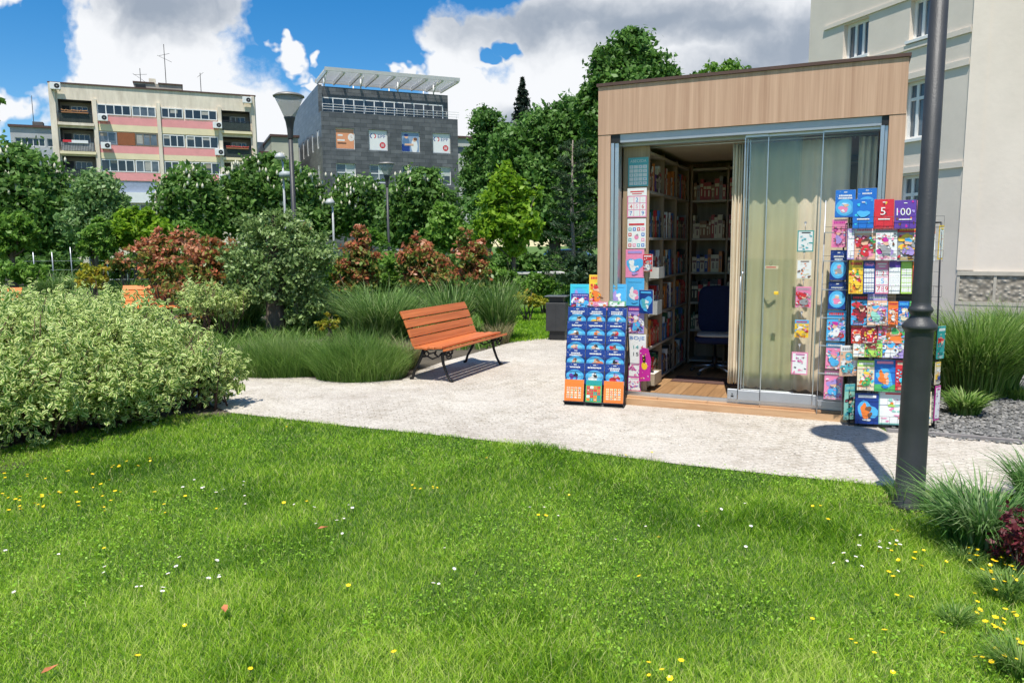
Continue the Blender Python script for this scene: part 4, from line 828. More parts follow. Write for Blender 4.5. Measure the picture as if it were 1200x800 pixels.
# ---------------------------------------------------------------- benches and bin
def bench(loc, rz, L_, label, wood):
    r = empty('park_bench', loc, rz, label, 'bench', 'orange slatted park benches')
    # profile of slats: (y, z, angle)
    seat = [(-.27, .405, -14), (-.17, .425, -4), (-.07, .42, 4), (.03, .41, 8), (.12, .41, 0)]; back = [(.185, .47, 68), (.225, .575, 70), (.27, .685, 68), (.32, .79, 62)]
    b = MB()
    for (y, z, a) in seat: b.box(-L_ / 2, L_ / 2, -.045, .045, -.014, .014, wood, Matrix.Translation((0, y, z)) @ Matrix.Rotation(R(a), 4, 'X'), bev=.004)
    b.build('seat', r)
    b = MB()
    for (y, z, a) in back: b.box(-L_ / 2, L_ / 2, -.050, .050, -.014, .014, wood, Matrix.Translation((0, y, z)) @ Matrix.Rotation(R(a), 4, 'X'), bev=.004)
    b.build('backrest', r)
    for sx in (-1, 1):
        x = sx * (L_ / 2 - .12); I = M['iron']
        b = MB(); b.tube([(x, -.30, .38), (x, -.17, .40), (x, -.05, .395), (x, .08, .385), (x, .17, .42), (x, .21, .52), (x, .26, .66), (x, .33, .82)], [.012, .016, .016, .018, .017, .014, .012, .01], I, 6)
        b.build('side_frame', r)
        b = MB(); b.tube([(x, -.20, .39), (x, -.155, .32), (x, -.165, .22), (x, -.21, .10), (x, -.25, .03), (x, -.29, .012)], [.018, .022, .018, .016, .018, .023], I, 7)
        b.tube([(x, -.29, .36), (x, -.24, .31), (x, -.19, .33), (x, -.20, .36), (x, -.235, .36)], .013, I, 5); [b.tube([(x, -.24 + .035 * math.cos(q * .785), .315 + .035 * math.sin(q * .785)) for q in range(9)], .010, I, 5), b.tube([(x, -.265 + .022 * math.cos(q * .785), .365 + .022 * math.sin(q * .785)) for q in range(9)], .009, I, 5)]; b.tube([(x, -.15, .35), (x, -.10, .30), (x, -.05, .33), (x, -.07, .37)], .012, I, 5); b.build('front_leg', r)
        b = MB(); b.tube([(x, .10, .385), (x, .12, .32), (x, .17, .22), (x, .235, .11), (x, .26, .03), (x, .29, .012)], [.019, .022, .018, .016, .018, .023], I, 7)
        b.tube([(x, .08, .38), (x, .02, .33), (x, -.05, .35), (x, -.09, .30), (x, -.02, .27), (x, .05, .30), (x, .12, .29)], .011, I, 5); b.tube([(x, .06 + .03 * math.cos(q * .785), .33 + .03 * math.sin(q * .785)) for q in range(9)], .009, I, 5); b.build('rear_leg', r)
    return r
pts = [G(520, 451), G(584, 428.5), G(481, 445), G(547, 426)]; c_ = sum(pts) / 4; d = (pts[1] - pts[0]); c_ = c_ + d / np.linalg.norm(d) * .07
bench(c_ * np.array([1, 1, 0]), math.atan2(d[1], d[0]), 1.64, 'orange slatted bench with black iron legs standing on the pale path', M['bench'])
p = P(183, 345, 15.6); bench((p[0], p[1], 0), R(6), 1.55, 'orange slatted bench half hidden behind the variegated shrubs', M['bench2'])
p = P(-22, 340, 15.0); bench((p[0], p[1], 0), R(4), 1.2, 'orange slatted bench cut off at the left picture edge', M['bench2'])
bp_ = G(653, 398); bn = empty('waste_bin', (bp_[0], bp_[1], 0), R(-14), 'square anthracite litter bin with flat lid beside the blue book rack', 'waste bin')
b = MB(); b.box(-.115, .15, -.11, .11, 0, .16, M['black']); b.build('base', bn)
b = MB(); b.box(-.17, .17, -.14, .14, .161, .64, M['anth'], bev=.006); b.box(-.002, .002, -.142, -.139, .17, .63, M['black']); b.build('body', bn)
b = MB(); b.box(-.12, .12, -.10, .10, .641, .74, M['black']); b.build('neck', bn)
b = MB(); b.box(-.19, .19, -.155, .155, .741, .758, mat('bin_lid', (.13, .14, .15), .4, .5), bev=.004); b.build('lid', bn)

# ---------------------------------------------------------------- buildings
def wall_open(b, x0, x1, z0, z1, ops, m, dep=.2, rev=None, y=0):
    """wall in the x,z plane at y facing -y, with real openings and reveals"""
    rev = rev or m; xs = sorted({x0, x1, *[o[0] for o in ops], *[o[1] for o in ops]}); zs = sorted({z0, z1, *[o[2] for o in ops], *[o[3] for o in ops]})
    for i in range(len(xs) - 1):
        for j in range(len(zs) - 1):
            cx, cz = (xs[i] + xs[i + 1]) / 2, (zs[j] + zs[j + 1]) / 2
            if any(o[0] < cx < o[1] and o[2] < cz < o[3] for o in ops): continue
            b.add([(xs[i], y, zs[j]), (xs[i + 1], y, zs[j]), (xs[i + 1], y, zs[j + 1]), (xs[i], y, zs[j + 1])], [(0, 1, 2, 3)], m)
    for (a, c, d, e_) in ops:
        b.add([(a, y, d), (a, y + dep, d), (a, y + dep, e_), (a, y, e_)], [(0, 1, 2, 3)], rev); b.add([(c, y, d), (c, y + dep, d), (c, y + dep, e_), (c, y, e_)], [(3, 2, 1, 0)], rev)
        b.add([(a, y, d), (c, y, d), (c, y + dep, d), (a, y + dep, d)], [(0, 1, 2, 3)], rev); b.add([(a, y, e_), (c, y, e_), (c, y + dep, e_), (a, y + dep, e_)], [(3, 2, 1, 0)], rev)
def window(root, x0, x1, z0, z1, y, n, fr=.07, gm=None, fm=None, trans=None, label=None, name='window'):
    """window > frame piece with mullions; panes are the sub-part"""
    b = MB(); fm = fm or M['white']; gm = gm or M['darkglass']
    b.box(x0, x1, y, y + .08, z0, z0 + fr, fm); b.box(x0, x1, y, y + .08, z1 - fr, z1, fm)
    for i in range(n + 1):
        x = x0 + (x1 - x0 - fr) * i / n; b.box(x, x + fr, y + .003, y + .077, z0 + fr, z1 - fr, fm)
    if trans: b.box(x0 + fr, x1 - fr, y + .006, y + .074, trans, trans + fr, fm)
    o = b.build(name, root); q = MB(); q.box(x0 + .01, x1 - .01, y + .04, y + .05, z0 + .01, z1 - .01, gm); q.build('pane', o)
    if label: o['label'] = label
    return o
plaster = mat('cream_plaster', (.80, .71, .57), .9, 0, .08, .9, bump=.2, bscale=8, var2=(.60, .52, .41), stretch=(2.2, 2.2, .5))
pink = mat('faded_pink_render', (.78, .33, .32), .9, 0, .08, 1.2)
yel = mat('pale_yellow_render', (.78, .68, .44), .9, 0, .06, 1.2)
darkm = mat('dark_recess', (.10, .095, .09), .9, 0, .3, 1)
ga = R(23.4)
# apartment block
AO = P(68, 300, 71); AO[2] = 0
ap = empty('apartment_building', AO, ga, 'cream apartment block with pink bands, ribbon windows and corner balconies', 'apartment building')
rowsz = [(14.15, 15.1), (11.42, 12.58), (8.9, 10.05)]
ops = [(1.0, 3.75, 13.35, 15.35), (1.0, 3.75, 10.75, 12.8), (1.0, 3.75, 8.2, 10.25), (15.1, 17.75, 13.3, 15.2), (15.1, 17.75, 10.7, 12.65), (15.1, 17.75, 8.1, 10.1)]
wo_ = [(4.05, 9.15, *r) for r in rowsz] + [(9.6, 14.65, *r) for r in rowsz]
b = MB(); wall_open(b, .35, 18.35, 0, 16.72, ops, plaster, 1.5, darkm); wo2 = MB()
b.add([(.35, 0, 0), (.35, 11, 0), (.35, 11, 16.72), (.35, 0, 16.72)], [(3, 2, 1, 0)], plaster); b.add([(18.35, 0, 0), (18.35, 11, 0), (18.35, 11, 16.72), (18.35, 0, 16.72)], [(0, 1, 2, 3)], plaster)
b.build('wall', ap)
b = MB(); b.box(.3, 18.4, -.1, 11.1, 16.723, 16.85, M['cap']); b.build('roof', ap)
for x in (.35, 3.82, 9.22, 14.72, 17.9): 
    b = MB(); b.box(x, x + (.5 if x in (.35,) else .33), -.25, -.003, 0, 16.7 if x in (.35, 17.9) else 15.5, plaster); b.build('pilaster', ap)
for x0, x1 in ((4.16, 9.21), (9.56, 14.71)):
    for zt, zb, m_ in ((13.98, 13.28, pink), (13.277, 12.66, yel), (11.34, 10.65, pink), (10.647, 10.1, yel), (8.84, 8.1, pink)):
        b = MB(); b.box(x0, x1, -.12, -.004, zb, zt, m_); b.build('spandrel', ap)
for (z0, z1) in rowsz:
    for k, (x0, x1) in enumerate(((4.17, 7.0), (7.1, 9.15), (9.62, 11.55), (11.7, 14.65))):
        if z0 < 12 and z0 > 11 and k == 0:
            window(ap, 4.17, 5.65, z0, z1, -.1, 2, fm=M['alu2'], gm=M['midglass']); q = MB(); q.box(5.7, 7.2, -.1, -.02, z0, z1, mat('brown_shutter', (.28, .09, .03), .7)); o = q.build('shutter', ap); o['label'] = 'closed brown roller shutter on the middle floor'; continue
        if z0 < 12 and z0 > 11 and k == 1:
            window(ap, 7.25, 9.15, z0, z1, -.1, 3, fm=mat('brown_frame', (.2, .16, .12), .6), gm=M['midglass']); continue
        n = {0: 4, 1: 3, 2: 3, 3: 4}[k]; window(ap, x0, x1, z0, z1, -.1, n, fr=.085, gm=[M['darkglass'], M['midglass']][(k + int(z0)) % 2] if k == 1 else M['darkglass'])
q = MB(); q.box(.9, 14.7, -.06, -.01, 7.0, 8.02, mat('blue_grey_panel', (.28, .33, .42), .4)); q.box(4, 14.7, -.55, -.07, 6.0, 6.98, M['white']); q.build('shopfront_band', ap)
for i in range(7): window(ap, 4.2 + i * 1.5, 5.6 + i * 1.5, 3.6, 5.9, -.1, 1, gm=M['darkglass'])
for bi, (x0, x1, z0, z1) in enumerate(ops):
    side = 0 if x0 < 9 else 1
    bl = MB(); bl.box(x0 - .1, x1 + .1, -.35, -.004, z0 - .35, z0 - .1, yel if bi not in (0,) else plaster); o = bl.build('balcony', ap)
    r_ = MB(); hh = .85
    for i in range(22): x = x0 + (x1 - x0) * i / 21; r_.box(x - .012, x + .012, -.30, -.28, z0 - .1, z0 + hh, M['wire'])
    r_.box(x0, x1, -.31, -.27, z0 + hh, z0 + hh + .05, M['wire']); r_.build('railing', o)
    pn = MB(); pn.box(x0 + .05, x1 - .05, -.262, -.255, z0 - .05, z0 + hh - .08, mat(['dark_green_screen', 'grey_white_screen'][1 if bi == 1 else 0], [(.05, .07, .06), (.38, .38, .37)][1 if bi == 1 else 0], .8, 0, .3, 3)); pn.build('screen', o)
    window(ap, x0 + .9, x0 + 2.3, z0 + .2, z1 - .35, 1.42, 3, gm=M['darkglass']); dd = MB(); dd.box(x0 + .15, x0 + .75, 1.44, 1.48, z0 - .05, z1 - .35, M['black']); dd.build('balcony_door', ap)
    bw = MB(); bw.box(x0 - .05, x1 + .05, 1.5, 1.55, z0 - .1, z1 + .1, mat('grey_render', (.33, .31, .29), .9)); bw.build('balcony_wall', ap)
    if bi in (0, 4):
        fb_ = MB(); 
        for i in range(18): fb_.lathe([(.0001, 0), (.06, .05), (.05, .12), (.0001, .14)], paper((.6, .08, .05) if bi == 4 else (.45, .22, .08)), Matrix.Translation((x0 + .3 + i * .12, -.36, z0 + hh + random.random() * .08)), 6)
        fb_.box(x0 + .25, x1 - .3, -.42, -.32, z0 + hh - .1, z0 + hh, mat('flower_trough', (.35, .16, .07), .8)); fb_.build('flower_box', o)
    if bi == 1: lb = MB(); lb.box(x0 + .6, x1 - .5, -.34, -.30, z0 + hh - .2, z0 + hh + .07, M['white']); lb.box(x0 + .2, x0 + .9, -.35, -.30, z0 + hh - .15, z0 + hh + .07, cp['red']); lb.build('laundry', o)
def aircon(root, x, z):
    b = MB(); b.box(x, x + .85, -.62, -.28, z, z + .6, M['white'], bev=.02); b.disc(x + .55, z + .3, .22, .22, M['black'], 1, n=16, y=-.62, st=.004); b.disc(x + .55, z + .3, .06, .06, cp['grey'], 2, n=10, y=-.62, st=.006); b.box(x + .1, x + .14, -.3, -.1, z - .1, z, M['black']); b.box(x + .7, x + .74, -.3, -.1, z - .1, z, M['black']); b.build('air_conditioner', root)
for x, z in ((4.2, 13.5), (4.3, 10.95), (.55, 16.1), (17.1, 15.95), (14.2, 13.35), (14.25, 10.75), (14.5, 8.3)): aircon(ap, x, z)
b = MB(); b.box(7.4, 11.6, .8, 4, 16.853, 17.45, mat('weathered_concrete', (.40, .36, .30), .95, 0, .25, 1.5)); b.box(7.5, 8.4, .75, .9, 17.0, 17.3, M['black']); b.box(9.5, 11.7, .7, 4.1, 17.453, 17.56, M['cap']); b.box(7.3, 9.2, .7, 4.1, 17.453, 17.56, M['cap']); b.box(8.7, 9.3, 1.2, 2, 17.453, 18.0, plaster); b.build('roof_house', ap)
def antenna(root, x, h, arms, y=3.5, z0=17.46):
    b = MB(); b.tube([(x, y, z0), (x, y, z0 + h)], .035, M['black'], 5)
    for (za, l, a) in arms: b.tube([(x - l * math.cos(a), y, z0 + za - l * math.sin(a)), (x + l * math.cos(a), y, z0 + za + l * math.sin(a))], .02, M['black'], 4)
    b.build('antenna', root)
antenna(ap, 7.9, 1.9, [(1.3, .6, .1), (.9, .8, -.6)]); antenna(ap, 10.2, 4.4, [(3.0, .7, -.4), (3.4, .5, .3)]); antenna(ap, 13.4, 2.3, [(2.1, .4, .7)], 2.5, 16.85)
rb_ = random.Random(5)
for wdo in [o for o in bpy.data.objects if o.parent == ap and o.name.startswith('window')]:
    xs_ = [v.co.x for v in wdo.data.vertices]; zs_ = [v.co.z for v in wdo.data.vertices]; x0, x1, z0, z1 = min(xs_), max(xs_), min(zs_), max(zs_); ys_ = min(v.co.y for v in wdo.data.vertices)
    if z0 < 7: continue
    for i in range(max(1, int((x1 - x0) / .75))):
        if rb_.random() < .55: a = x0 + .1 + i * .72; q = MB(); q.box(a, min(a + .62, x1 - .1), ys_ + .033, ys_ + .037, z1 - .08 - (z1 - z0 - .16) * rb_.choice((.3, .5, .9)), z1 - .08, mat(*rb_.choice([('pale_roller_blind', (.40, .39, .35), .9), ('grey_net_curtain', (.22, .23, .23), .9), ('beige_net_curtain', (.32, .28, .22), .9)]))); q.build('blind', wdo)
# low grey building left of the apartment block
def simple_block(px0, D, w, h, dep, m, label, wins, ang=ga, name='building', roof=True):
    o0 = P(px0, 290, D); r = empty(name, (o0[0], o0[1], 0), ang, label, 'building')
    b = MB(); wall_open(b, 0, w, 0, h, [x[:4] for x in wins], m, .15)
    b.add([(0, 0, 0), (0, dep, 0), (0, dep, h), (0, 0, h)], [(3, 2, 1, 0)], m); b.add([(w, 0, 0), (w, dep, 0), (w, dep, h), (w, 0, h)], [(0, 1, 2, 3)], m); b.build('wall', r)
    b = MB(); b.box(-.15, w + .15, -.2, dep, h + .003, h + .25, M['cap']); b.build('roof', r)
    for x in wins: window(r, x[0], x[1], x[2], x[3], .08, x[4])
    return r
r = simple_block(24, 84, 8, 14.9, 10, mat('pale_grey_panels', (.42, .43, .44), .7, 0, .1, 1), 'low grey building with ribbon window showing left of the apartment block', [(.4, 3.2, 12.9, 13.8, 5), (3.4, 5.6, 12.9, 13.8, 4), (1.5, 5.6, 9.0, 10.6, 4)])
b = MB(); b.box(.1, 6, -.12, -.01, 10.8, 12.6, mat('corrugated_grey', (.45, .47, .5), .5, .2, .05, 9)); b.build('balcony_front', r); antenna(r, 2.0, 3.5, [], 2, 15.15)
b = MB(); b.box(2, 3, 1, 2, 15.2, 15.7, darkm); b.build('chimney', r)
r = simple_block(302, 92, 2.6, 12.6, 12, mat('rose_render', (.50, .36, .35), .9, 0, .1, 1), 'narrow rose building in the gap beside the apartment block', [(.3, 1.1, 10, 11.2, 1), (.3, 1.1, 7.2, 8.4, 1)])
b = MB(); b.box(.1, 2.3, 1, 3, 12.9, 14.3, M['midglass']); b.build('roof_lantern', r)
greenish = mat('pale_green_grey_render', (.50, .52, .42), .9, 0, .08, 1)
r = simple_block(324, 86, 2.9, 13.9, 14, greenish, 'plain pale green-grey gabled house left of the slate office building', [])
r = simple_block(311, 88, 1.9, 12.3, 8, M['white'], 'white house with tall bay window between rose and green-grey houses', [(.5, 1.6, 8.6, 11.2, 1)])
b = MB(); b.box(-.4, 1.9, -.8, -.01, 6.6, 8.2, M['white']); b.build('bay_base', r)
r = simple_block(533, 96, 5, 15.0, 10, mat('light_grey_render', (.50, .50, .47), .9, 0, .12, 1), 'pale grey block peeping out right of the slate office building', [(.5, 4.4, 13.0, 14.0, 4), (1.8, 3.4, 10.6, 11.9, 2), (1.8, 3.4, 8.0, 9.3, 2)])

# slate office building
def slate():
    m, n, l, bb = newmat('slate_cladding')
    t = n.new('ShaderNodeTexCoord'); s = n.new('ShaderNodeSeparateXYZ'); l.new(t.outputs['Object'], s.inputs[0]); ad = n.new('ShaderNodeMath'); l.new(s.outputs[0], ad.inputs[0]); l.new(s.outputs[1], ad.inputs[1])
    cx = n.new('ShaderNodeCombineXYZ'); l.new(ad.outputs[0], cx.inputs[0]); l.new(s.outputs[2], cx.inputs[1])
    br = n.new('ShaderNodeTexBrick'); br.inputs['Scale'].default_value = 1; br.inputs['Brick Width'].default_value = 1.25; br.inputs['Row Height'].default_value = .42; br.inputs['Mortar Size'].default_value = .018; br.inputs['Mortar Smooth'].default_value = .3
    br.inputs['Color1'].default_value = (.075, .078, .080, 1); br.inputs['Color2'].default_value = (.135, .138, .140, 1); br.inputs['Mortar'].default_value = (.035, .035, .037, 1); l.new(cx.outputs[0], br.inputs[0])
    ns = n.new('ShaderNodeTexNoise'); ns.inputs['Scale'].default_value = 1.3; ns.inputs['Detail'].default_value = 8; l.new(t.outputs['Object'], ns.inputs[0])
    x = n.new('ShaderNodeMix'); x.data_type = 'RGBA'; x.blend_type = 'OVERLAY'; x.inputs[0].default_value = .6; l.new(br.outputs[0], x.inputs[6]); l.new(ns.outputs[0], x.inputs[7]); l.new(x.outputs[2], bb.inputs['Base Color']); bb.inputs['Roughness'].default_value = .38
    return m
SL = slate()
EO = P(378, 300, 78); EO[2] = 0
ep = empty('office_building', EO, ga, 'dark slate-clad office building with poster windows and slatted roof canopy', 'office building')
pw_ = [(1.75, 3.75), (5.2, 7.2), (8.67, 10.7), (12.12, 14.15)]
ops = [(a, c, 11.58, 13.68) for a, c in pw_] + [(a, c, 8.25, 10.15) for a, c in pw_] + [(a, c, 4.9, 6.8) for a, c in pw_]
b = MB(); wall_open(b, .4, 15, 0, 15.25, ops, SL, .22)
sops = [(y, y + 1.1, z, z + 1.9) for z in (8.3, 11.8) for y in (1.8, 5.2, 8.6, 12, 15.4, 18.8)]
# left side wall, built in its own frame
side = MB(); wall_open(side, -26, 0, 0, 15.25, [(-a[1], -a[0], a[2], a[3]) for a in sops], SL, .22)
b.build('wall', ep); o = side.build('side_wall', ep); o.rotation_euler = (0, 0, R(-90)); o.location = (.4, 0, 0)
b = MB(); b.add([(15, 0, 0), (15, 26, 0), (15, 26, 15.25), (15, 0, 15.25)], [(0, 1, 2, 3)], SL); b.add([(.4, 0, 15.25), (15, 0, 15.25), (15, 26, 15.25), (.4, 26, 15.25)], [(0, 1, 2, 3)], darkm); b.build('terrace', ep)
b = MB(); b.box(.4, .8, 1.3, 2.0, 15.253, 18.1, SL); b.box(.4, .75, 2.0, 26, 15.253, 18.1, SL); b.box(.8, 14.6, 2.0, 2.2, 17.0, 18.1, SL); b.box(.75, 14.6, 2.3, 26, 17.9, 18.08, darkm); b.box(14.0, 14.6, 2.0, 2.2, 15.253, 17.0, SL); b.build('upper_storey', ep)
window(ep, .85, 14.0, 15.3, 17.0, 1.9, 12, fr=.11, gm=M['darkglass'], trans=None, label='ribbon of white framed terrace windows')
b = MB(); 
for i in range(14): b.tube([(.6 + i * 1.1, .12, 15.25), (.6 + i * 1.1, .12, 16.0)], .014, M['white'], 5)
for z in (15.5, 15.75, 16.0): b.tube([(.6, .12, z), (15.2, .12, z)], .02, M['white'], 5)
b.build('railing', ep)
steel = mat('pale_steel', (.50, .50, .47), .5, .2, .08, 2)
cn_ = empty('canopy', (0, 0, 0)); cn_.parent = ep
b = MB()
for i in range(14): y = .25 + i * .42; b.box(1.0, 15.3, y, y + .20, 19.50, 19.55, M['white'])
b.build('slats', cn_)
b = MB()
for i in range(9): x = 1.1 + i * 1.75; b.box(x, x + .16, .1, 6.2, 19.12, 19.49, M['white'])
b.box(.95, 15.35, .0, .15, 19.25, 19.62, steel); b.box(.95, 15.35, 6.21, 6.33, 19.25, 19.62, steel); b.build('beams', cn_)
b = MB()
for x in (1.2, 5.0, 9.0, 13.0): b = MB(); b.tube([(x, 5.8, 17.9), (x, 5.8, 19.12)], .07, M['white'], 6); b.build('strut', cn_); b = MB(); b.tube([(x, 2.1, 17.9), (x, 2.1, 19.12)], .07, M['white'], 6); b.tube([(x, 2.1, 18.2), (x, .6, 19.1)], .05, M['white'], 5); b.build('strut', cn_)
for k, (a, c) in enumerate(pw_):
    w = window(ep, a, c, 11.58, 13.68, .16, 2, fr=.08, gm=M['midglass'], label='window covered by a %s poster' % ['orange clock', 'white EPF', 'two people', 'second white EPF'][k])
    q = MB(); x0, x1, z0, z1 = a + .08, c - .08, 11.66, 13.6; Y_ = .155; bgm = paper((.75, .32, .16)) if k == 0 else (cp['white'] if k != 2 else paper((.25, .35, .50)))
    q.box(x0, x1, Y_ - .01, Y_, z0, z1, bgm); yy = Y_ - .01
    if k == 0:
        q.disc(x1 - .28, z0 + 1.15, .33, .38, cp['white'], 1, y=yy, st=.004, n=20); q.disc(x1 - .28, z0 + 1.15, .24, .28, paper((.85, .75, .68)), 2, y=yy, st=.004, n=20); q.rect(x1 - .30, z0 + 1.13, x1 - .27, z0 + 1.38, cp['brown'], 3, y=yy, st=.004); q.rect(x1 - .30, z0 + 1.13, x1 - .14, z0 + 1.16, cp['brown'], 3, y=yy, st=.004)
        for r0, c0, ww in ((1.25, .2, .5), (.75, .15, .75), (.45, .15, .9)): q.rect(x0 + c0, z0 + r0, x0 + c0 + ww, z0 + r0 + .16, cp['white'] if r0 > .5 else cp['brown'], 1, y=yy, st=.004)
    elif k in (1, 3):
        q.text('EPF', x0 + .90, z0 + 1.22, .34, cp['navy'], 1, y=yy, st=.004, w=.82)
        for i in range(14):      # two facing arcs
            for sgn, mm in ((-1, cp['navy']), (1, cp['red'])):
                t = (i / 13 - .5) * 2.2; t2 = t + 2.2 / 13; cx = x0 + .40; f_ = lambda r, tt: (cx + sgn * r * math.cos(tt), z0 + 1.4 + .8 * r * math.sin(tt))
                p4 = [f_(.24, t), f_(.34, t), f_(.34, t2), f_(.24, t2)]; q.add([(p_[0], yy - .004, p_[1]) for p_ in p4], [(0, 1, 2, 3)], mm)
        q.disc(x1 - .45, z0 + .5, .32, .32, cp['red'], 1, y=yy, st=.004, n=20)
        for zz in (.58, .48, .38): q.rect(x1 - .62, z0 + zz, x1 - .28, z0 + zz + .05, cp['white'], 2, y=yy, st=.004)
    else:
        q.rect(x0, z0, x0 + .85, z0 + .75, cp['navy'], 1, y=yy, st=.004); q.disc(x0 + .45, z0 + 1.0, .38, .5, paper((.10, .2, .35)), 2, y=yy, st=.004); q.disc(x0 + .5, z0 + 1.5, .2, .2, cp['skin'], 3, y=yy, st=.004); q.disc(x0 + .48, z0 + 1.65, .24, .12, cp['navy'], 4, y=yy, st=.004)
        q.disc(x1 - .5, z0 + .55, .36, .75, cp['white'], 2, y=yy, st=.004); q.disc(x1 - .48, z0 + 1.22, .2, .22, cp['skin'], 3, y=yy, st=.004); q.disc(x1 - .38, z0 + 1.3, .2, .16, cp['brown'], 4, y=yy, st=.004); q.rect(x0 + .3, z0 + .6, x1 - .6, z0 + .8, cp['skin'], 5, y=yy, st=.004)
    q.build('poster', w)
for z0, z1 in ((8.25, 10.15), (4.9, 6.8)):
    for k, (a, c) in enumerate(pw_):
        w = window(ep, a, c, z0, z1, .16, 2, fr=.09, gm=M['midglass'] if k < 2 else M['darkglass'], trans=z0 + .95 if k < 2 else None)
        if k in (1, 3) or k == 0: q = MB(); q.box(c - .95, c - .1, .19, .195, z0 + (.5 if k == 0 else .95), z1 - .1, mat('pale_blind', (.5, .53, .5), .8)); q.build('blind', w)
for (y0, y1, z0, z1) in sops:
    b = MB(); b.box(.45, .55, y0, y1, z0, z1, M['midglass']); b.box(.41, .5, y0, y0 + .1, z0 + .1, z1, M['white']); b.box(.41, .5, y1 - .1, y1, z0 + .1, z1, M['white']); b.box(.41, .5, y0, y1, z0, z0 + .1, M['white']); b.build('side_window', ep)

# right building
RO = P(1123, 300, 17.5); RO[2] = 0
lg = mat('pale_grey_plaster', (.74, .655, .56), .92, 0, .04, .7, bump=.14, bscale=9, var2=(.67, .59, .50))
rb = empty('villa', RO, 0, 'tall pale grey plastered building with white casement windows behind the kiosk', 'building')
wa = R(90 + 20)      # windowed wall runs back to the left
wd = np.array([math.cos(wa), math.sin(wa), 0]); wn = np.array([-math.sin(wa), math.cos(wa), 0])
def rloc(px, py): w = hit(px, py, RO, wn) - RO; return w @ wd, w[2]
# window rectangles read on the wall plane (distance from corner, height)
tC = rloc(1062, 20)[0]
W3a = (rloc(1098, 20)[0], rloc(1066, 30)[0]); W3b = (rloc(1017, 50)[0], rloc(988, 55)[0]); W2 = (rloc(1090, 140)[0], rloc(1058, 140)[0])
z3b, z3t = rloc(1080, 44)[1], rloc(1005, 24)[1]; z2b, z2t = rloc(1075, 162)[1], rloc(1080, 93)[1]; z1t = rloc(1072, 205)[1]; z1b = z1t - 1.55
WLEN = rloc(948, 60)[0]; HB = 13.
def wwall():
    B_ = MB(); ops = [(-W3a[1], -W3a[0], z3b, z3t), (-W3b[1], -W3b[0], z3b, z3t), (-W2[1], -W2[0], z2b, z2t), (-W3b[1], -W3b[0], z2b, z2t), (-W2[1], -W2[0], z1b, z1t), (-W3b[1], -W3b[0], z1b, z1t)]
    wall_open(B_, -WLEN, 0, -.2, HB, ops, lg, .22); o = B_.build('wall', rb); o.rotation_euler = (0, 0, wa + math.pi)
    for (a, c, z0, z1) in ops:
        w = window(rb, a, c, z0, z1, .14, 3, fr=.075, gm=M['midglass'], trans=(z0 + (z1 - z0) * .68) if z1 < 6 else None); w.rotation_euler = (0, 0, wa + math.pi)
        s_ = MB(); s_.box(a - .06, c + .06, -.07, .13, z0 - .07, z0 - .005, M['white']); s_ = s_.build('sill', rb); s_.rotation_euler = (0, 0, wa + math.pi)
        if z1 < 6: k_ = MB(); k_.box(a + .1, c - .1, .24, .26, z0 + .1, z1 - .05, mat('net_curtain', (.32, .34, .33), .9, 0, .2, 9)); k_ = k_.build('net_curtain', rb); k_.rotation_euler = (0, 0, wa + math.pi)
    t_ = MB(); t_.box(-WLEN, -.02, -.045, -.004, z3b - .22, z3b - .1, lg); t_.box(-WLEN + .6, -.02, -.045, -.004, z3t + .04, z3t + .14, lg)
    for zt in (z2t, z1t): t_.box(-WLEN, -.02, -.045, -.004, zt + .06, zt + .2, lg)
    t_ = t_.build('string_course', rb); t_.rotation_euler = (0, 0, wa + math.pi)
wwall()
pa = R(90 + 60 + 180)  # plain wall runs towards the viewer on the right
pwm = MB(); pwm.add([(0, 0, .95), (14, 0, .95), (14, 0, HB), (0, 0, HB)], [(0, 1, 2, 3)], lg); pwm.add([(0, 0, -.3), (14, 0, -.3), (14, 0, .95), (0, 0, .95)], [(0, 1, 2, 3)], lg)
o = pwm.build('wall', rb); o.rotation_euler = (0, 0, pa)
tx = MB(); tx.box(-.02, .32, -.02, -.003, .96, HB, lg); o = tx.build('corner_pilaster', rb); o.rotation_euler = (0, 0, pa)
def rub():
    m, n, l, bb = newmat('pecked_stone_panel'); t = n.new('ShaderNodeTexCoord'); v = n.new('ShaderNodeTexVoronoi'); v.inputs['Scale'].default_value = 11; v.feature = 'SMOOTH_F1'; l.new(t.outputs['Object'], v.inputs[0])
    r = n.new('ShaderNodeValToRGB'); l.new(v.outputs[0], r.inputs[0]); r.color_ramp.elements[0].color = (.50, .45, .37, 1); r.color_ramp.elements[1].color = (.15, .13, .10, 1); r.color_ramp.elements[1].position = .75; l.new(r.outputs[0], bb.inputs['Base Color']); bb.inputs['Roughness'].default_value = .95
    bp = n.new('ShaderNodeBump'); bp.invert = True; bp.inputs['Distance'].default_value = .05; l.new(v.outputs[0], bp.inputs['Height']); l.new(bp.outputs[0], bb.inputs['Normal']); return m
RU = rub()
st_ = mat('plinth_stone', (.44, .40, .33), .9, 0, .15, 3)
tx = MB(); tx.box(0, 14, -.07, -.004, .84, .93, st_); tx.box(0, 14, -.07, -.004, .16, .24, st_)
for i in range(20): tx.box(i * .72, i * .72 + .06, -.055, -.004, .241, .839, st_)
o = tx.build('plinth_frame', rb); o.rotation_euler = (0, 0, pa)
tx = MB(); 
for i in range(19): tx.box(i * .72 + .061, i * .72 + .719, -.035, -.004, .243, .837, RU)
o = tx.build('plinth_panel', rb); o.rotation_euler = (0, 0, pa); tx = MB(); tx.box(0, 14, -.06, -.004, -.3, .158, st_); o = tx.build('plinth_base', rb); o.rotation_euler = (0, 0, pa)
b = MB(); b.box(-6, 9, 3, 12, -.2, HB - .3, lg); 

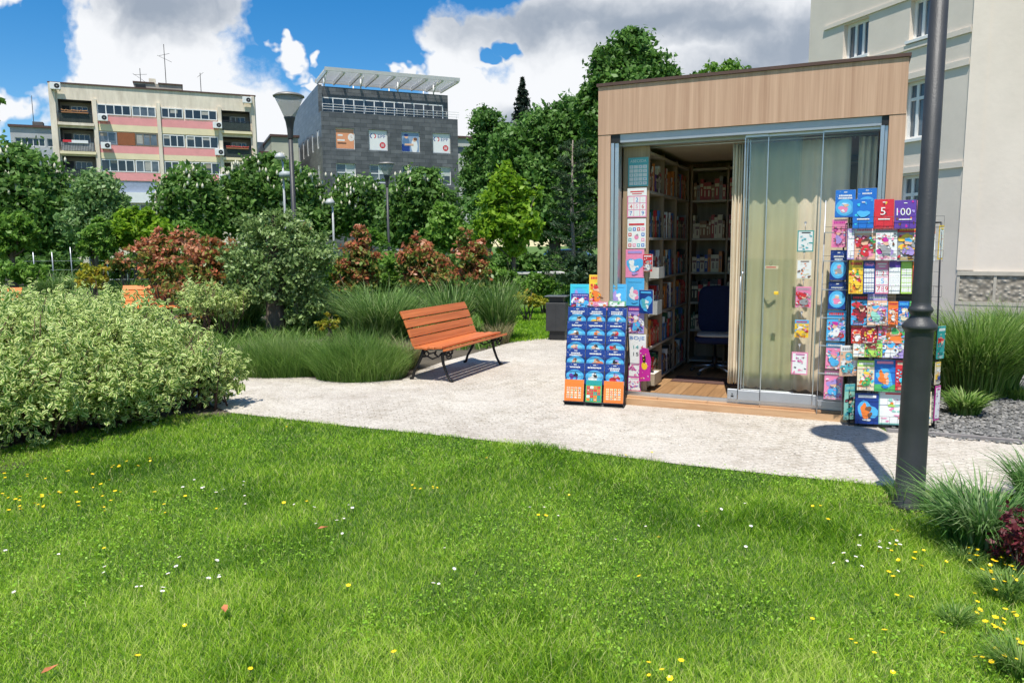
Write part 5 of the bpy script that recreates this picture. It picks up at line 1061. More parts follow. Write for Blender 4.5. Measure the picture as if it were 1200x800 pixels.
# ---------------------------------------------------------------- vegetation
def lobes_px(l, D, dep=1.):
    out = []
    for t in l:
        px, py, rx, ry = t[:4]; dd = t[4] if len(t) > 4 else 0; Dd = D + dd; p = P(px, py, Dd); out.append((p[0], p[1], p[2], rx / F * Dd, rx / F * Dd * dep, ry / F * Dd))
    return out
LM = {}
LM['chestnut'] = leafmat('chestnut_leaf', [(.04, .09, .018), (.085, .18, .03), (.16, .31, .06), (.30, .46, .14)], .46)
LM['linden'] = leafmat('linden_leaf', [(.04, .095, .018), (.085, .19, .032), (.16, .32, .065), (.30, .48, .15)], .46)
LM['lime'] = leafmat('lime_green_leaf', [(.09, .20, .012), (.18, .34, .02), (.30, .48, .03), (.40, .56, .06)], .48)
LM['acer'] = leafmat('fresh_green_leaf', [(.05, .13, .014), (.11, .24, .025), (.20, .37, .05), (.30, .47, .09)], .45)
LM['pale'] = leafmat('silvery_green_leaf', [(.06, .13, .03), (.14, .26, .07), (.26, .41, .14), (.50, .60, .36)], .42)
LM['olive'] = leafmat('grey_green_leaf', [(.07, .13, .03), (.17, .27, .07), (.31, .43, .15), (.50, .60, .30)], .35)
LM['conifer'] = leafmat('dark_needle', [(.008, .018, .010), (.018, .035, .018), (.03, .05, .025)], .1)
LM['pine'] = leafmat('pine_needle', [(.02, .05, .018), (.04, .085, .03), (.07, .12, .045)], .2)
LM['photinia'] = leafmat('red_tipped_leaf', [(.05, .12, .02), (.13, .24, .04), (.26, .28, .06), (.40, .16, .06), (.52, .15, .08), (.60, .32, .18)], .35, .35)
LM['variegated'] = leafmat('cream_edged_leaf', [(.07, .17, .02), (.15, .29, .035), (.27, .42, .07)], .42, .5, margin=(.74, .80, .34))
LM['grass'] = leafmat('grass_blade', [(.06, .17, .008), (.20, .41, .018), (.40, .63, .038), (.60, .79, .10), (.74, .70, .34)], .5, .45, spec=.3)
LM['misc'] = leafmat('tall_grass_blade', [(.05, .13, .022), (.10, .22, .04), (.19, .33, .07), (.38, .48, .2)], .38)
LM['lav'] = leafmat('fine_grass_blade', [(.07, .16, .025), (.13, .26, .04), (.21, .36, .06), (.34, .44, .15)], .42)
LM['carex'] = leafmat('blue_green_sedge', [(.04, .12, .025), (.08, .20, .04), (.15, .29, .07), (.32, .42, .2)], .35)
LM['straw'] = leafmat('straw_blade', [(.16, .13, .05), (.30, .25, .12), (.42, .36, .2), (.12, .18, .05)], .3)
LM['burg'] = leafmat('burgundy_leaf', [(.07, .010, .015), (.14, .02, .03), (.24, .05, .06)], .3)
LM['yel'] = leafmat('yellow_green_leaf', [(.12, .18, .02), (.30, .34, .03), (.50, .45, .04), (.55, .30, .05)], .4)
def tree(D, lob, n, size, m, label, trunk=None, group=None, flower=0, cat='tree', name='tree', bark='bark', dep=1., **k):
    L_ = [(a, b_, c_, d_ * .87, e_ * .87, f_ * .87) for a, b_, c_, d_, e_, f_ in lobes_px(lob, D, dep)]; c = np.mean([l[:3] for l in L_], axis=0); tx = P(trunk[0], 300, D)[0] if trunk else c[0]; tr = (trunk[1] if trunk else 5) / F * D * .5
    r = empty(name, (tx, D, 0), 0, label, cat, group)
    o = crown('crown', L_, n, size, LM[m], r, **k)
    b = MB(); top = max(l[2] for l in L_); low = min(l[2] - l[5] for l in L_)
    fork = max(.35 * top, low * .9 + .2)
    b.tube([(0, 0, -.05), (.03 * tr, 0, fork * .5), (0, 0, fork), ((c[0] - tx) * .5, 0, (fork + top) * .5), (c[0] - tx, 0, top)], [tr * 1.25, tr, tr * .9, tr * .6, tr * .15], M[bark], 8); b.build('trunk', r)
    b = MB()
    for l in L_[:9]:
        e_ = Vector((l[0] - tx, l[1] - D, l[2])); s_ = Vector((0, 0, fork * (.75 + .3 * random.random()))); mid = (s_ + e_) * .5 + Vector((0, 0, -.08 * (e_ - s_).length)); b.tube([s_, mid, e_], [tr * .5, tr * .32, tr * .1], M[bark], 6)
    b.build('limbs', r)
    if flower:
        p, oo, cc_ = lobe_points(L_, flower, .15, 2, .15, -.2); q = MB(); hs = size * .95; cm = mat('cream_blossom', (.66, .62, .48), .8)
        for a in p: q.lathe([(.0001, 0), (hs * .26, hs * .15), (hs * .2, hs * .7), (.0001, hs * 1.1)], cm, Matrix.Translation(Vector(a) - r.location), 5)
        o = q.build('blossom', r); o['kind'] = 'stuff'
    return r
# distant wood and street trees
G1 = 'horse chestnuts along the street'; G2 = 'trees of the park'
tree(38, [(0, 225, 55, 60), (48, 238, 45, 60), (20, 270, 60, 50), (75, 262, 30, 50), (-40, 220, 60, 70), (20, 190, 26, 22)], 32300, 0.286, 'chestnut', 'large dark chestnut tree at the far left before the apartment block', (62, 16), G1, 170)
tree(40, [(222, 230, 34, 36), (235, 258, 32, 28), (205, 250, 26, 30)], 15200, 0.286, 'chestnut', 'chestnut tree with cream candles below the middle of the apartment block', (238, 9), G1, 150)
tree(42, [(300, 215, 38, 30), (340, 225, 40, 34), (290, 250, 36, 34), (355, 255, 40, 34), (322, 195, 24, 14)], 20900, 0.286, 'chestnut', 'wide chestnut tree between apartment block and slate office building', (330, 12), G1, 260)
tree(43, [(418, 235, 30, 30), (400, 252, 28, 26), (435, 255, 26, 26)], 13300, 0.286, 'chestnut', 'chestnut tree in front of the slate office building by the small lamp', (420, 8), G1, 150)
tree(39, [(488, 235, 32, 38), (470, 262, 28, 30), (515, 258, 30, 40), (500, 215, 20, 16)], 17100, 0.272, 'chestnut', 'dense round chestnut tree at the right end of the slate office building', (478, 10), G1, 70)
tree(30, [(115, 228, 28, 28), (100, 262, 26, 26), (130, 262, 22, 30), (108, 212, 18, 12), (135, 240, 18, 20)], 13300, 0.163, 'pale', 'silvery green tree beside the big dark chestnut', (112, 6), G2, shell=.7)
tree(24, [(160, 262, 26, 18), (178, 272, 20, 18), (148, 280, 22, 14), (165, 250, 14, 8)], 5500, 0.17, 'lime', 'small lime green round headed tree below the apartment block', (158, 5), G2)
tree(23, [(112, 278, 16, 16), (125, 290, 12, 14), (104, 290, 12, 10), (118, 265, 10, 10)], 3500, 0.15, 'acer', 'small bright green tree beside the fence posts', (108, 4), G2)
tree(21, [(18, 268, 26, 16), (38, 280, 12, 14), (-5, 275, 20, 20), (10, 290, 20, 14), (25, 256, 14, 8)], 6000, 0.13, 'acer', 'small flat crowned green tree at the left edge', (14, 6), G2, shell=.7)
tree(26, [(215, 268, 18, 10), (232, 276, 14, 10)], 2200, 0.16, 'acer', 'low light green shrub tree between red bushes and chestnut', (215, 3), G2)
tree(27, [(520, 270, 24, 26), (508, 285, 18, 16), (545, 280, 20, 22), (522, 246, 12, 12)], 5000, 0.18, 'acer', 'yellow-green small tree behind the red tipped bushes', (520, 4), G2)
tree(28, [(432, 278, 14, 10), (445, 282, 10, 8)], 1500, 0.16, 'acer', 'small bright shrub left of the small park lamp', (435, 3), G2)
tree(46, [(570, 150, 22, 26), (560, 190, 22, 34), (590, 180, 24, 40), (575, 220, 28, 34), (555, 225, 22, 30)], 18050, 0.245, 'linden', 'tall loose birch-like tree behind the bright maple', (572, 8), G2, shell=.8, clump=.16)
tree(34, [(640, 160, 34, 34), (665, 145, 30, 30), (688, 150, 26, 36), (625, 205, 34, 40), (662, 200, 38, 46), (695, 210, 30, 50), (600, 180, 26, 34), (640, 245, 44, 40), (690, 262, 34, 36), (602, 235, 30, 34), (575, 250, 24, 30)], 49400, 0.231, 'linden', 'huge dense linden tree filling the view left of the kiosk', (650, 14), G2)
tree(30, [(742, 62, 30, 26), (720, 80, 28, 24), (765, 82, 26, 22), (740, 100, 44, 30), (705, 105, 20, 26), (690, 130, 18, 30), (785, 85, 12, 12), (740, 40, 14, 8), (750, 150, 60, 50), (710, 72, 14, 20)], 28500, 0.218, 'linden', 'tall broad leaved tree rising above the left half of the kiosk roof', (745, 12), G2)
tree(44, [(845, 88, 32, 15), (825, 95, 16, 14), (870, 94, 22, 12), (832, 78, 10, 8), (850, 130, 50, 40)], 12350, 0.231, 'acer', 'green treetop showing above the middle of the kiosk roof', (845, 8), G2)
tree(12, [(-14, 122, 14, 12), (-16, 145, 12, 14), (-30, 130, 20, 30)], 1100, 0.13, 'linden', 'branch tips of a tree hanging in at the left edge', (-60, 10), G2)
# conifer: tiers of drooping boughs
def conifer(px, D, y_top, y_bot, wpx, label):
    p0 = P(px, y_top, D); r = empty('fir_tree', (p0[0], D, 0), 0, label, 'fir tree'); ht = p0[2]; hb = P(px, y_bot, D)[2]; wm = wpx / F * D
    b = MB(); b.tube([(0, 0, 0), (0, 0, ht)], [.22, .02], M['bark'], 6); b.build('trunk', r)
    pts = []; outs = []
    for i in range(520):
        t = rng.random() ** .8; z = ht - t * (ht - hb); a = rng.random() * 6.28; rad = (wm * t + .1) * (.75 + .5 * rng.random())
        for q in np.linspace(.1, 1, 12): pts.append((rad * q * math.cos(a), rad * q * math.sin(a), z - .35 * rad * q + rng.normal() * .05)); outs.append((math.cos(a), math.sin(a), .5))
    pts = np.array(pts); outs = np.array(outs); V, f, rr_ = leaf_cards(pts, outs, rng.random(len(pts)), .30, asp=.4)
    npmesh('crown', V, [f], LM['conifer'], rr_, r)
conifer(612, 52, 92, 200, 26, 'dark pointed fir tree top rising above the lindens')
# bright young maple
tree(22, [(592, 215, 20, 22), (580, 245, 22, 24), (612, 238, 20, 26), (598, 262, 34, 22), (570, 270, 18, 18), (625, 262, 14, 16), (600, 285, 22, 14), (590, 198, 8, 10), (628, 225, 8, 12)], 6500, 0.17, 'lime', 'bright lime green young maple in front of the dark lindens', (602, 5), G2, clump=.22, shell=.75, per=26)
# open young pine with visible pale trunk
def pine():
    D = 17.; p0 = P(671, 300, D); r = empty('pine_tree', (p0[0], D, 0), 0, 'slender open pine with pale trunk just left of the kiosk', 'pine tree'); b = MB(); ht = 3.9
    b.tube([(0, 0, 0), (.03, 0, 1.2), (-.02, 0, 2.6), (0, 0, ht)], [.05, .045, .035, .012], M['palebark'], 8); b.build('trunk', r); b = MB(); pts = []; outs = []
    for i in range(46):
        z = .75 + (ht - .8) * (i / 46); a = i * 2.4 + rng.random(); l = (.95 - .16 * z) * (.7 + .5 * rng.random()); e_ = (l * math.cos(a), l * math.sin(a), z + .25 * l); b.tube([(0, 0, z), tuple(np.array(e_) * np.array([.5, .5, 0]) + np.array([0, 0, z + .06])), e_], [.012, .009, .004], M['palebark'], 5)
        for q in np.linspace(.35, 1, 5):
            c = np.array([e_[0] * q, e_[1] * q, z + .25 * l * q]); m_ = 34; dd = unit(rng.normal(size=(m_, 3)) + np.array([0, 0, .5])); pts.append(c + dd * .06 * rng.random((m_, 1)) * 1.6); outs.append(dd)
    b.build('limbs', r); pts = np.concatenate(pts); outs = np.concatenate(outs); V, f, rr_ = leaf_cards(pts, outs, rng.random(len(pts)), .10, asp=.16, up=0); npmesh('crown', V, [f], LM['pine'], rr_, r)
pine()

# hedges and low planting at the back of the park
def shrub(D, lob, n, size, m, label, cat='shrub', name='shrub', group=None, dep=1., stem=True, **k):
    L_ = lobes_px(lob, D, dep); c = np.mean([l[:3] for l in L_], axis=0); r = empty(name, (c[0], D, 0), 0, label, cat, group)
    crown('foliage', L_, n, size, LM[m], r, **k); b = MB()
    for i, l in enumerate(L_ * 2):
        e_ = Vector((l[0] - c[0] + rng.normal() * l[3] * .4, l[1] - D + rng.normal() * l[3] * .4, l[2] + .5 * l[5])); b.tube([(rng.normal() * .08, rng.normal() * .08, 0), e_ * .5 + Vector((rng.normal() * .04, 0, 0)), e_], [.022, .014, .005], M['bark'], 5)
    b.build('stems', r); return r
hd = 'low bushes along the back of the park'
for i, (x, y, w, h, m_, lab, D) in enumerate([(20, 318, 36, 12, 'acer', 'low green bush at the far left behind the grass tuft', 19), (228, 300, 50, 20, 'chestnut', 'dark bush behind the left red tipped bushes', 22), (340, 300, 50, 25, 'chestnut', 'dark bush behind the olive shrub', 24), (470, 306, 60, 18, 'chestnut', 'dark bush behind the middle red tipped bushes', 25),
      (580, 328, 34, 14, 'acer', 'green bush behind the tall grass right of the bench', 17), (640, 338, 30, 16, 'acer', 'mid green bush behind the litter bin', 17.5), (690, 325, 30, 26, 'pine', 'dark green bush close to the left wall of the kiosk', 15), (665, 352, 20, 10, 'linden', 'small dark bush directly behind the litter bin', 15.4)]):
    shrub(D, [(x - w * .4, y, w * .6, h), (x + w * .4, y + 2, w * .6, h * .9), (x, y - h * .3, w * .5, h * .8)], 2600, .10 if D < 20 else .15, m_, lab, group=hd)
for i, (x, D, w, lab) in enumerate([(60, 33, 70, 'dark clipped hedge section at the far left behind the fence posts'), (190, 33.5, 70, 'dark clipped hedge section behind the left red tipped bushes'), (330, 33, 80, 'dark clipped hedge section behind the olive shrub tree'), (470, 33.5, 70, 'dark clipped hedge section behind the small park lamp'), (600, 33, 70, 'dark clipped hedge section behind the bright young maple')]):
    shrub(D, [(x - w * .6, 312, w * .5, 14), (x, 311, w * .5, 15), (x + w * .6, 312, w * .5, 14)], 4200, .22, 'chestnut', lab, 'hedge', 'hedge', 'dark hedge along the back of the park', dep=.35)
shrub(16, [(610, 350, 14, 6), (628, 354, 13, 6), (618, 346, 12, 6)], 1600, .07, 'yel', 'low yellow-green bush left of the litter bin')
shrub(16.5, [(105, 322, 10, 12), (118, 328, 8, 9), (96, 330, 8, 9), (122, 318, 6, 6)], 1800, .07, 'yel', 'small golden orange spirea bush near the far orange bench')
shrub(12.6, [(387, 375, 9, 9), (380, 380, 7, 6)], 500, .06, 'yel', 'tiny yellow leaved bush between olive shrub and tall grasses')
ph = 'red tipped photinia bushes'
shrub(15.8, [(185, 298, 28, 20), (163, 296, 12, 12), (210, 290, 22, 22), (200, 318, 30, 24), (188, 278, 10, 10)], 5600, .095, 'photinia', 'reddish photinia bush above the far orange bench, left part', group=ph, shell=.8, tips=1, per=22, clump=.16)
shrub(14.0, [(232, 310, 26, 26), (254, 322, 22, 28), (268, 296, 14, 16), (222, 340, 26, 22), (252, 352, 26, 26), (275, 340, 18, 28), (240, 372, 26, 20), (246, 285, 10, 12)], 8500, .095, 'photinia', 'red tipped photinia bush right against the olive shrub', group=ph, shell=.8, tips=1, per=22, clump=.16)
shrub(15.0, [(420, 295, 17, 22), (432, 310, 18, 16), (408, 315, 16, 16), (424, 275, 9, 12), (420, 330, 26, 20)], 5600, .095, 'photinia', 'red tipped photinia bush to the left of the small park lamp', group=ph, shell=.8, tips=1, per=22, clump=.16)
shrub(15.6, [(495, 298, 20, 18), (480, 308, 15, 18), (510, 315, 18, 18), (498, 328, 26, 18), (486, 282, 8, 10)], 5600, .095, 'photinia', 'red tipped photinia bush to the right of the small park lamp', group=ph, shell=.8, tips=1, per=22, clump=.16)
shrub(16.2, [(552, 302, 18, 20), (545, 278, 9, 14), (562, 318, 18, 16), (548, 328, 26, 18), (560, 292, 14, 14)], 5200, .095, 'photinia', 'red tipped photinia bush directly behind the bench grasses', group=ph, shell=.8, tips=1, per=22, clump=.16)
shrub(16.6, [(460, 318, 18, 18), (450, 328, 16, 14)], 2600, .10, 'acer', 'green bush between the two red tipped bushes by the small lamp', group=hd)
shrub(16.8, [(525, 318, 14, 18), (530, 330, 16, 14)], 2400, .10, 'linden', 'dark green bush filling the gap between the right red tipped bushes', group=hd)
shrub(15.2, [(395, 330, 14, 20), (385, 345, 12, 18)], 2200, .09, 'acer', 'green bush between olive shrub tree and red tipped bush', group=hd)
shrub(14.6, [(288, 350, 20, 22), (292, 372, 18, 18)], 2200, .08, 'olive', 'grey-green bush left of the olive trunk behind the mound', group=hd)
shrub(18.5, [(146, 306, 16, 9), (140, 312, 12, 8)], 1200, .10, 'photinia', 'small pinkish bush left of the big red tipped bushes', group=hd, tips=1)
# olive-like shrub tree
olr = tree(13.4, [(322, 285, 40, 34), (290, 300, 30, 34), (355, 300, 32, 34), (300, 265, 28, 22), (345, 268, 30, 22), (325, 325, 42, 30), (285, 330, 26, 24), (362, 330, 26, 26), (378, 300, 20, 30), (268, 305, 14, 20), (330, 345, 30, 18), (300, 348, 22, 14), (325, 252, 20, 10), (365, 350, 26, 24), (350, 368, 22, 16), (275, 350, 16, 18)], 20000, .072, 'olive', 'rounded grey-green shrub tree with thick dark trunk behind the low grass mounds', (319, 22), None, 0, 'shrub tree', 'shrub_tree', per=28, clump=.17, shell=.75)

def grass_clump(cx, cy, rad, n, h, w, m, label, lean=.65, droop=.3, hv=.34, cat='ornamental grass', name='grass_clump', group=None, sx=1.):
    r = empty(name, (cx, cy, 0), 0, label, cat, group)
    a = rng.random(n) * 6.283; q = rad * np.sqrt(rng.random(n)) * .55; base = np.stack([cx + q * np.cos(a) * sx, cy + q * np.sin(a), np.zeros(n)], 1)
    az = a + rng.normal(size=n) * .5; hh = h * (1 - hv + 2 * hv * rng.random(n)) * (1 - .2 * (q / rad)); ln = lean * rng.random(n) ** .7
    blade_obj('blades', base, hh, w * (.5 + .8 * rng.random(n)), ln + .12 * np.abs(rng.normal(size=n)), az + rng.normal(size=n) * .35, LM[m], np.clip(rng.random(n) ** .8 + .1 * (hh / h - 1), 0, 1), r, droop * (.5 + 1.3 * rng.random(n)), az + 1.57 + rng.normal(size=n) * .8); return r
def gc(px, py, rpx, hpx, n, m, label, w=.006, **k):
    p = G(px, py); D = p[1]; return grass_clump(p[0], p[1], rpx / F * D, n, hpx / F * D, w, m, label, **k)
og = 'tall ornamental grasses by the bench'
gc(448, 398, 52, 76, 1950, 'misc', 'wide dark green grass clump left of the near bench', 0.0150, group=og, lean=.75)
gc(530, 400, 26, 86, 675, 'misc', 'upright grass clump directly behind the near bench', 0.0210, group=og, lean=.4)
gc(585, 398, 26, 84, 900, 'misc', 'tall grass clump with straw base at the right end of the near bench', 0.0165, group=og, lean=.35)
gc(584, 402, 22, 30, 500, 'straw', 'dry straw coloured grass foot below the tall clump', .010, group=og, lean=.5)
gc(415, 388, 36, 62, 900, 'misc', 'dark grass clump close to the olive shrub on its right', 0.0150, group=og, lean=.7)
gc(278, 392, 36, 66, 1125, 'misc', 'dark drooping grass clump left of the olive trunk', 0.0150, group=og, lean=.7)
gc(355, 392, 34, 40, 825, 'misc', 'low dark grass below the olive crown', 0.0150, group=og, lean=.7)
gc(477, 432, 20, 42, 700, 'straw', 'dry straw tuft beside the left end of the near bench', .010, lean=.8)
gc(65, 350, 28, 40, 675, 'misc', 'arching green grass tuft left of the golden bush', 0.0240, lean=.6)
gc(150, 352, 34, 30, 675, 'lav', 'fine green grass tuft behind the far orange bench', 0.0210, lean=.6)
gc(20, 372, 40, 30, 675, 'lav', 'soft low grass behind the variegated shrubs at the left', 0.0180, lean=.6); gc(100, 372, 46, 30, 750, 'lav', 'soft low grass left of the far orange bench', 0.0180, lean=.6)
# low mounds of fine grass at the path edge
def mound(px, py, rpx, hpx, n, label, depth=.6):
    p = G(px, py); D = p[1]; rx = rpx / F * D; r = empty('grass_mound', (p[0], p[1] + rx * depth * .6, 0), 0, label, 'grass mound', 'low green mounds at the path edge')
    a = rng.random(n) * 6.283; q = np.sqrt(rng.random(n)); cx, cy = r.location.x, r.location.y
    base = np.stack([cx + q * rx * np.cos(a), cy + q * rx * depth * np.sin(a), np.zeros(n)], 1); h = hpx / F * D * np.sqrt(np.maximum(1 - q ** 2 * .75, .1)) * (.75 + .4 * rng.random(n))
    h = h * np.where(rng.random(n) < .12, 1.25, 1) * (.65 + .5 * rng.random(n)); blade_obj('blades', base, h, .0055 * (.5 + .9 * rng.random(n)), .1 + .75 * rng.random(n) * (.4 + q), a + rng.normal(size=n) * 1.5, LM['lav'], np.clip(.55 * fbm(base[:, 0], base[:, 1], 7, 2) + rng.random(n), 0, 1), r, .15, a + 1.57 + rng.normal(size=n))
mound(325, 441, 70, 54, 9500, 'left low fine grass mound beside the pale path'); mound(418, 446, 54, 60, 9500, 'right low fine grass mound beside the near bench', .8)
# right bed
gr = 'ornamental grasses by the pale building'
gc(1142, 462, 62, 112, 6750, 'lav', 'large fine green grass clump right of the tall book rack', 0.0120, group=gr, lean=.5, sx=1.2)
gc(1192, 432, 46, 84, 3750, 'lav', 'green grass clump at the right edge below the stone plinth', 0.0120, group=gr, lean=.5); gc(1235, 425, 36, 62, 1200, 'lav', 'grass clump just beyond the right edge', 0.0120, group=gr, lean=.5)
gc(1130, 486, 26, 34, 525, 'lav', 'short broad leaved tuft at the foot of the large grass clump', 0.0240, group=gr, lean=.7)
gc(1190, 468, 20, 22, 525, 'lav', 'low green tuft on the grey chippings at the right edge', 0.0120, group=gr, lean=.6)
gc(1150, 640, 62, 92, 1425, 'carex', 'arching blue-green sedge clump right of the lamp post', 0.0135, lean=.8, droop=.35); gc(1225, 590, 50, 70, 675, 'carex', 'second sedge clump cut off at the right edge', 0.0135, lean=.8, droop=.35)
pp_ = G(1192, 672); r = empty('burgundy_plant', (pp_[0], pp_[1], 0), 0, 'burgundy leaved plant at the right edge beside the sedge clump', 'plant')
crown('foliage', [(pp_[0], pp_[1] + .05,   .10, .11, .1, .10), (pp_[0] + .10, pp_[1] + .10, .16, .12, .12, .12), (pp_[0] + .2, pp_[1], .1, .13, .13, .12), (pp_[0] - .03, pp_[1] - .02, .22, .09, .09, .08)], 1100, .035, LM['burg'], r, per=20)
b = MB(); [b.tube([(0, 0, 0), (.05 * i - .05, .03, .2)], [.006, .003], M['bark'], 5) for i in range(3)]; b.build('stems', r)
b_ = G(1085, 596); gcl = [(1058, 595, 20, 60), (1090, 604, 14, 34), (1108, 592, 20, 46)]
for i, (x, y, rp, hp) in enumerate(gcl): gc(x, y, rp * .8, hp, 90 if i < 2 else 160, 'lav', ['wispy weeds at the left foot of the lamp post', 'short weeds at the right foot of the lamp post', 'taller wispy weeds between lamp post and sedge'][i], .006, lean=.5, cat='weeds', name='weeds')
for i, (x, y, rp, hp, nn) in enumerate([(1180, 700, 40, 40, 500), (1120, 730, 30, 26, 260), (1195, 790, 40, 50, 500), (1130, 660, 26, 26, 260)]): gc(x, y, rp, hp, nn, 'lav', ['loose weeds below the burgundy plant at the right', 'low weeds in the lawn left of the yellow flower patch', 'taller weeds in the bottom right corner', 'loose weeds at the foot of the sedge clump'][i], .006, lean=.9, cat='weeds', name='weeds')
# variegated shrubs in front left
def var_shrub(lobes, n, label, size=.055):
    c = np.mean([l[:3] for l in lobes], axis=0); r = empty('variegated_shrub', (c[0], c[1], 0), 0, label, 'shrub', 'cream edged shrubs at the left of the lawn')
    p, o, cr = lobe_points(lobes, n, .115, 15, .8); p[:, 2] = np.maximum(p[:, 2], .04); p = p - np.array([c[0], c[1], 0]); LA = np.array(lobes); ns_ = n // 80; li_ = rng.choice(len(lobes), ns_); sd_ = unit(rng.normal(size=(ns_, 3)) * np.array([1, 1, .5]) + np.array([0, 0, .7])); s0_ = LA[li_, :3] + sd_ * LA[li_, 3:] * .95 - np.array([c[0], c[1], 0]); gd_ = unit(sd_ * .45 + np.array([0, 0, .8]) + rng.normal(size=(ns_, 3)) * .25); ln_ = .08 + .16 * rng.random(ns_)
    q_ = np.linspace(0, 1, 12); sp_ = s0_[:, None] + gd_[:, None] * (ln_[:, None] * q_)[:, :, None] + rng.normal(size=(ns_, 12, 3)) * .006; p = np.concatenate([p, sp_.reshape(-1, 3)]); o = np.concatenate([o, np.repeat(sd_, 12, 0)]); cr = np.concatenate([cr, np.repeat(.5 + .5 * rng.random(ns_), 12)]); n = len(p)
    nrm = unit(o * .5 + np.array([0, 0, .5]) + rng.normal(size=(n, 3)) * .7); t = unit(np.cross(nrm, rng.normal(size=(n, 3)))); t = unit(t + np.array([0, 0, .35])); b = unit(np.cross(nrm, t)); s = (size * (.45 + 1.0 * rng.random(n)))[:, None]
    V = np.empty((n, 8, 3)); uv = np.empty((n, 8, 2))
    for i, (a, w, u_) in enumerate(((0, 0, 0), (.3, -.22, -1), (.3, 0, 0), (.3, .22, 1), (.7, -.2, -1), (.7, 0, 0), (.7, .2, 1), (1., 0, 1))):
        V[:, i] = p + t * s * a + b * s * w + nrm * s * (abs(w) * .35 - .12 * a * a); uv[:, i] = (u_, a)
    k = (np.arange(n) * 8)[:, None]; q = np.concatenate([k + np.array([1, 2, 5, 4]), k + np.array([2, 3, 6, 5])]); t3 = np.concatenate([k + np.array([0, 2, 1]), k + np.array([0, 3, 2]), k + np.array([4, 5, 7]), k + np.array([5, 6, 7])])
    rn1 = np.clip(.5 * cr + .5 * rng.random(n), 0, 1)
    npmesh('foliage', V.reshape(-1, 3), [q, t3], LM['variegated'], np.tile(rn1, 6), r, uv.reshape(-1, 2))
    bb = MB()
    for l in lobes:
        for i in range(12):
            e_ = Vector((l[0] - c[0] + rng.normal() * l[3] * .45, l[1] - c[1] + rng.normal() * l[4] * .45, l[2] + l[5] * (.5 + .5 * random.random()))); s0 = Vector(((l[0] - c[0]) * .6 + rng.normal() * .12, (l[1] - c[1]) * .6 + rng.normal() * .12, 0)); bb.tube([s0, (s0 + e_) * .5 + Vector((rng.normal() * .06, rng.normal() * .06, .05)), e_], [.011, .007, .003], mat('dark_red_twig', (.09, .045, .03), .8), 5)
    bb.build('stems', r)
var_shrub([(-4.3, 6.5, .58, .7, .7, .50), (-3.95, 6.05, .36, .45, .42, .34), (-4.35, 5.85, .42, .55, .45, .40), (-4.9, 6.3, .62, .7, .7, .55), (-4.6, 7.0, .8, .6, .6, .36), (-3.85, 6.4, .45, .4, .4, .32)], 19000, 'nearest cream edged shrub at the left edge of the lawn')
var_shrub([(-3.75, 7.05, .52, .52, .55, .44), (-3.4, 6.75, .32, .38, .36, .28), (-4.2, 7.3, .70, .5, .5, .38), (-3.6, 6.5, .33, .36, .33, .28)], 12500, 'middle cream edged shrub of the front left group')
var_shrub([(-3.2, 7.35, .38, .36, .36, .32), (-3.5, 7.7, .48, .4, .4, .34), (-2.98, 7.5, .26, .24, .24, .2)], 6000, 'rightmost cream edged shrub reaching onto the pale path')
var_shrub([(-5.4, 7.6, .78, .7, .65, .42), (-6.1, 8.0, .78, .7, .6, .45), (-4.8, 7.9, .80, .55, .5, .38), (-4.2, 8.0, .72, .48, .42, .36), (-3.8, 7.9, .6, .36, .36, .3)], 14500, 'rear cream edged shrub of the front left group')
def vs_px(px, py, D, r_, n, lab): p = P(px, py, D); var_shrub([(p[0], D, p[2], r_, r_, r_ * .7), (p[0] + r_, D + .2, p[2] - .12, r_ * .8, r_, r_ * .6)], n, lab, .07)
vs_px(236, 350, 12.6, .38, 2200, 'small cream edged bush under the red photinia beside the olive shrub')

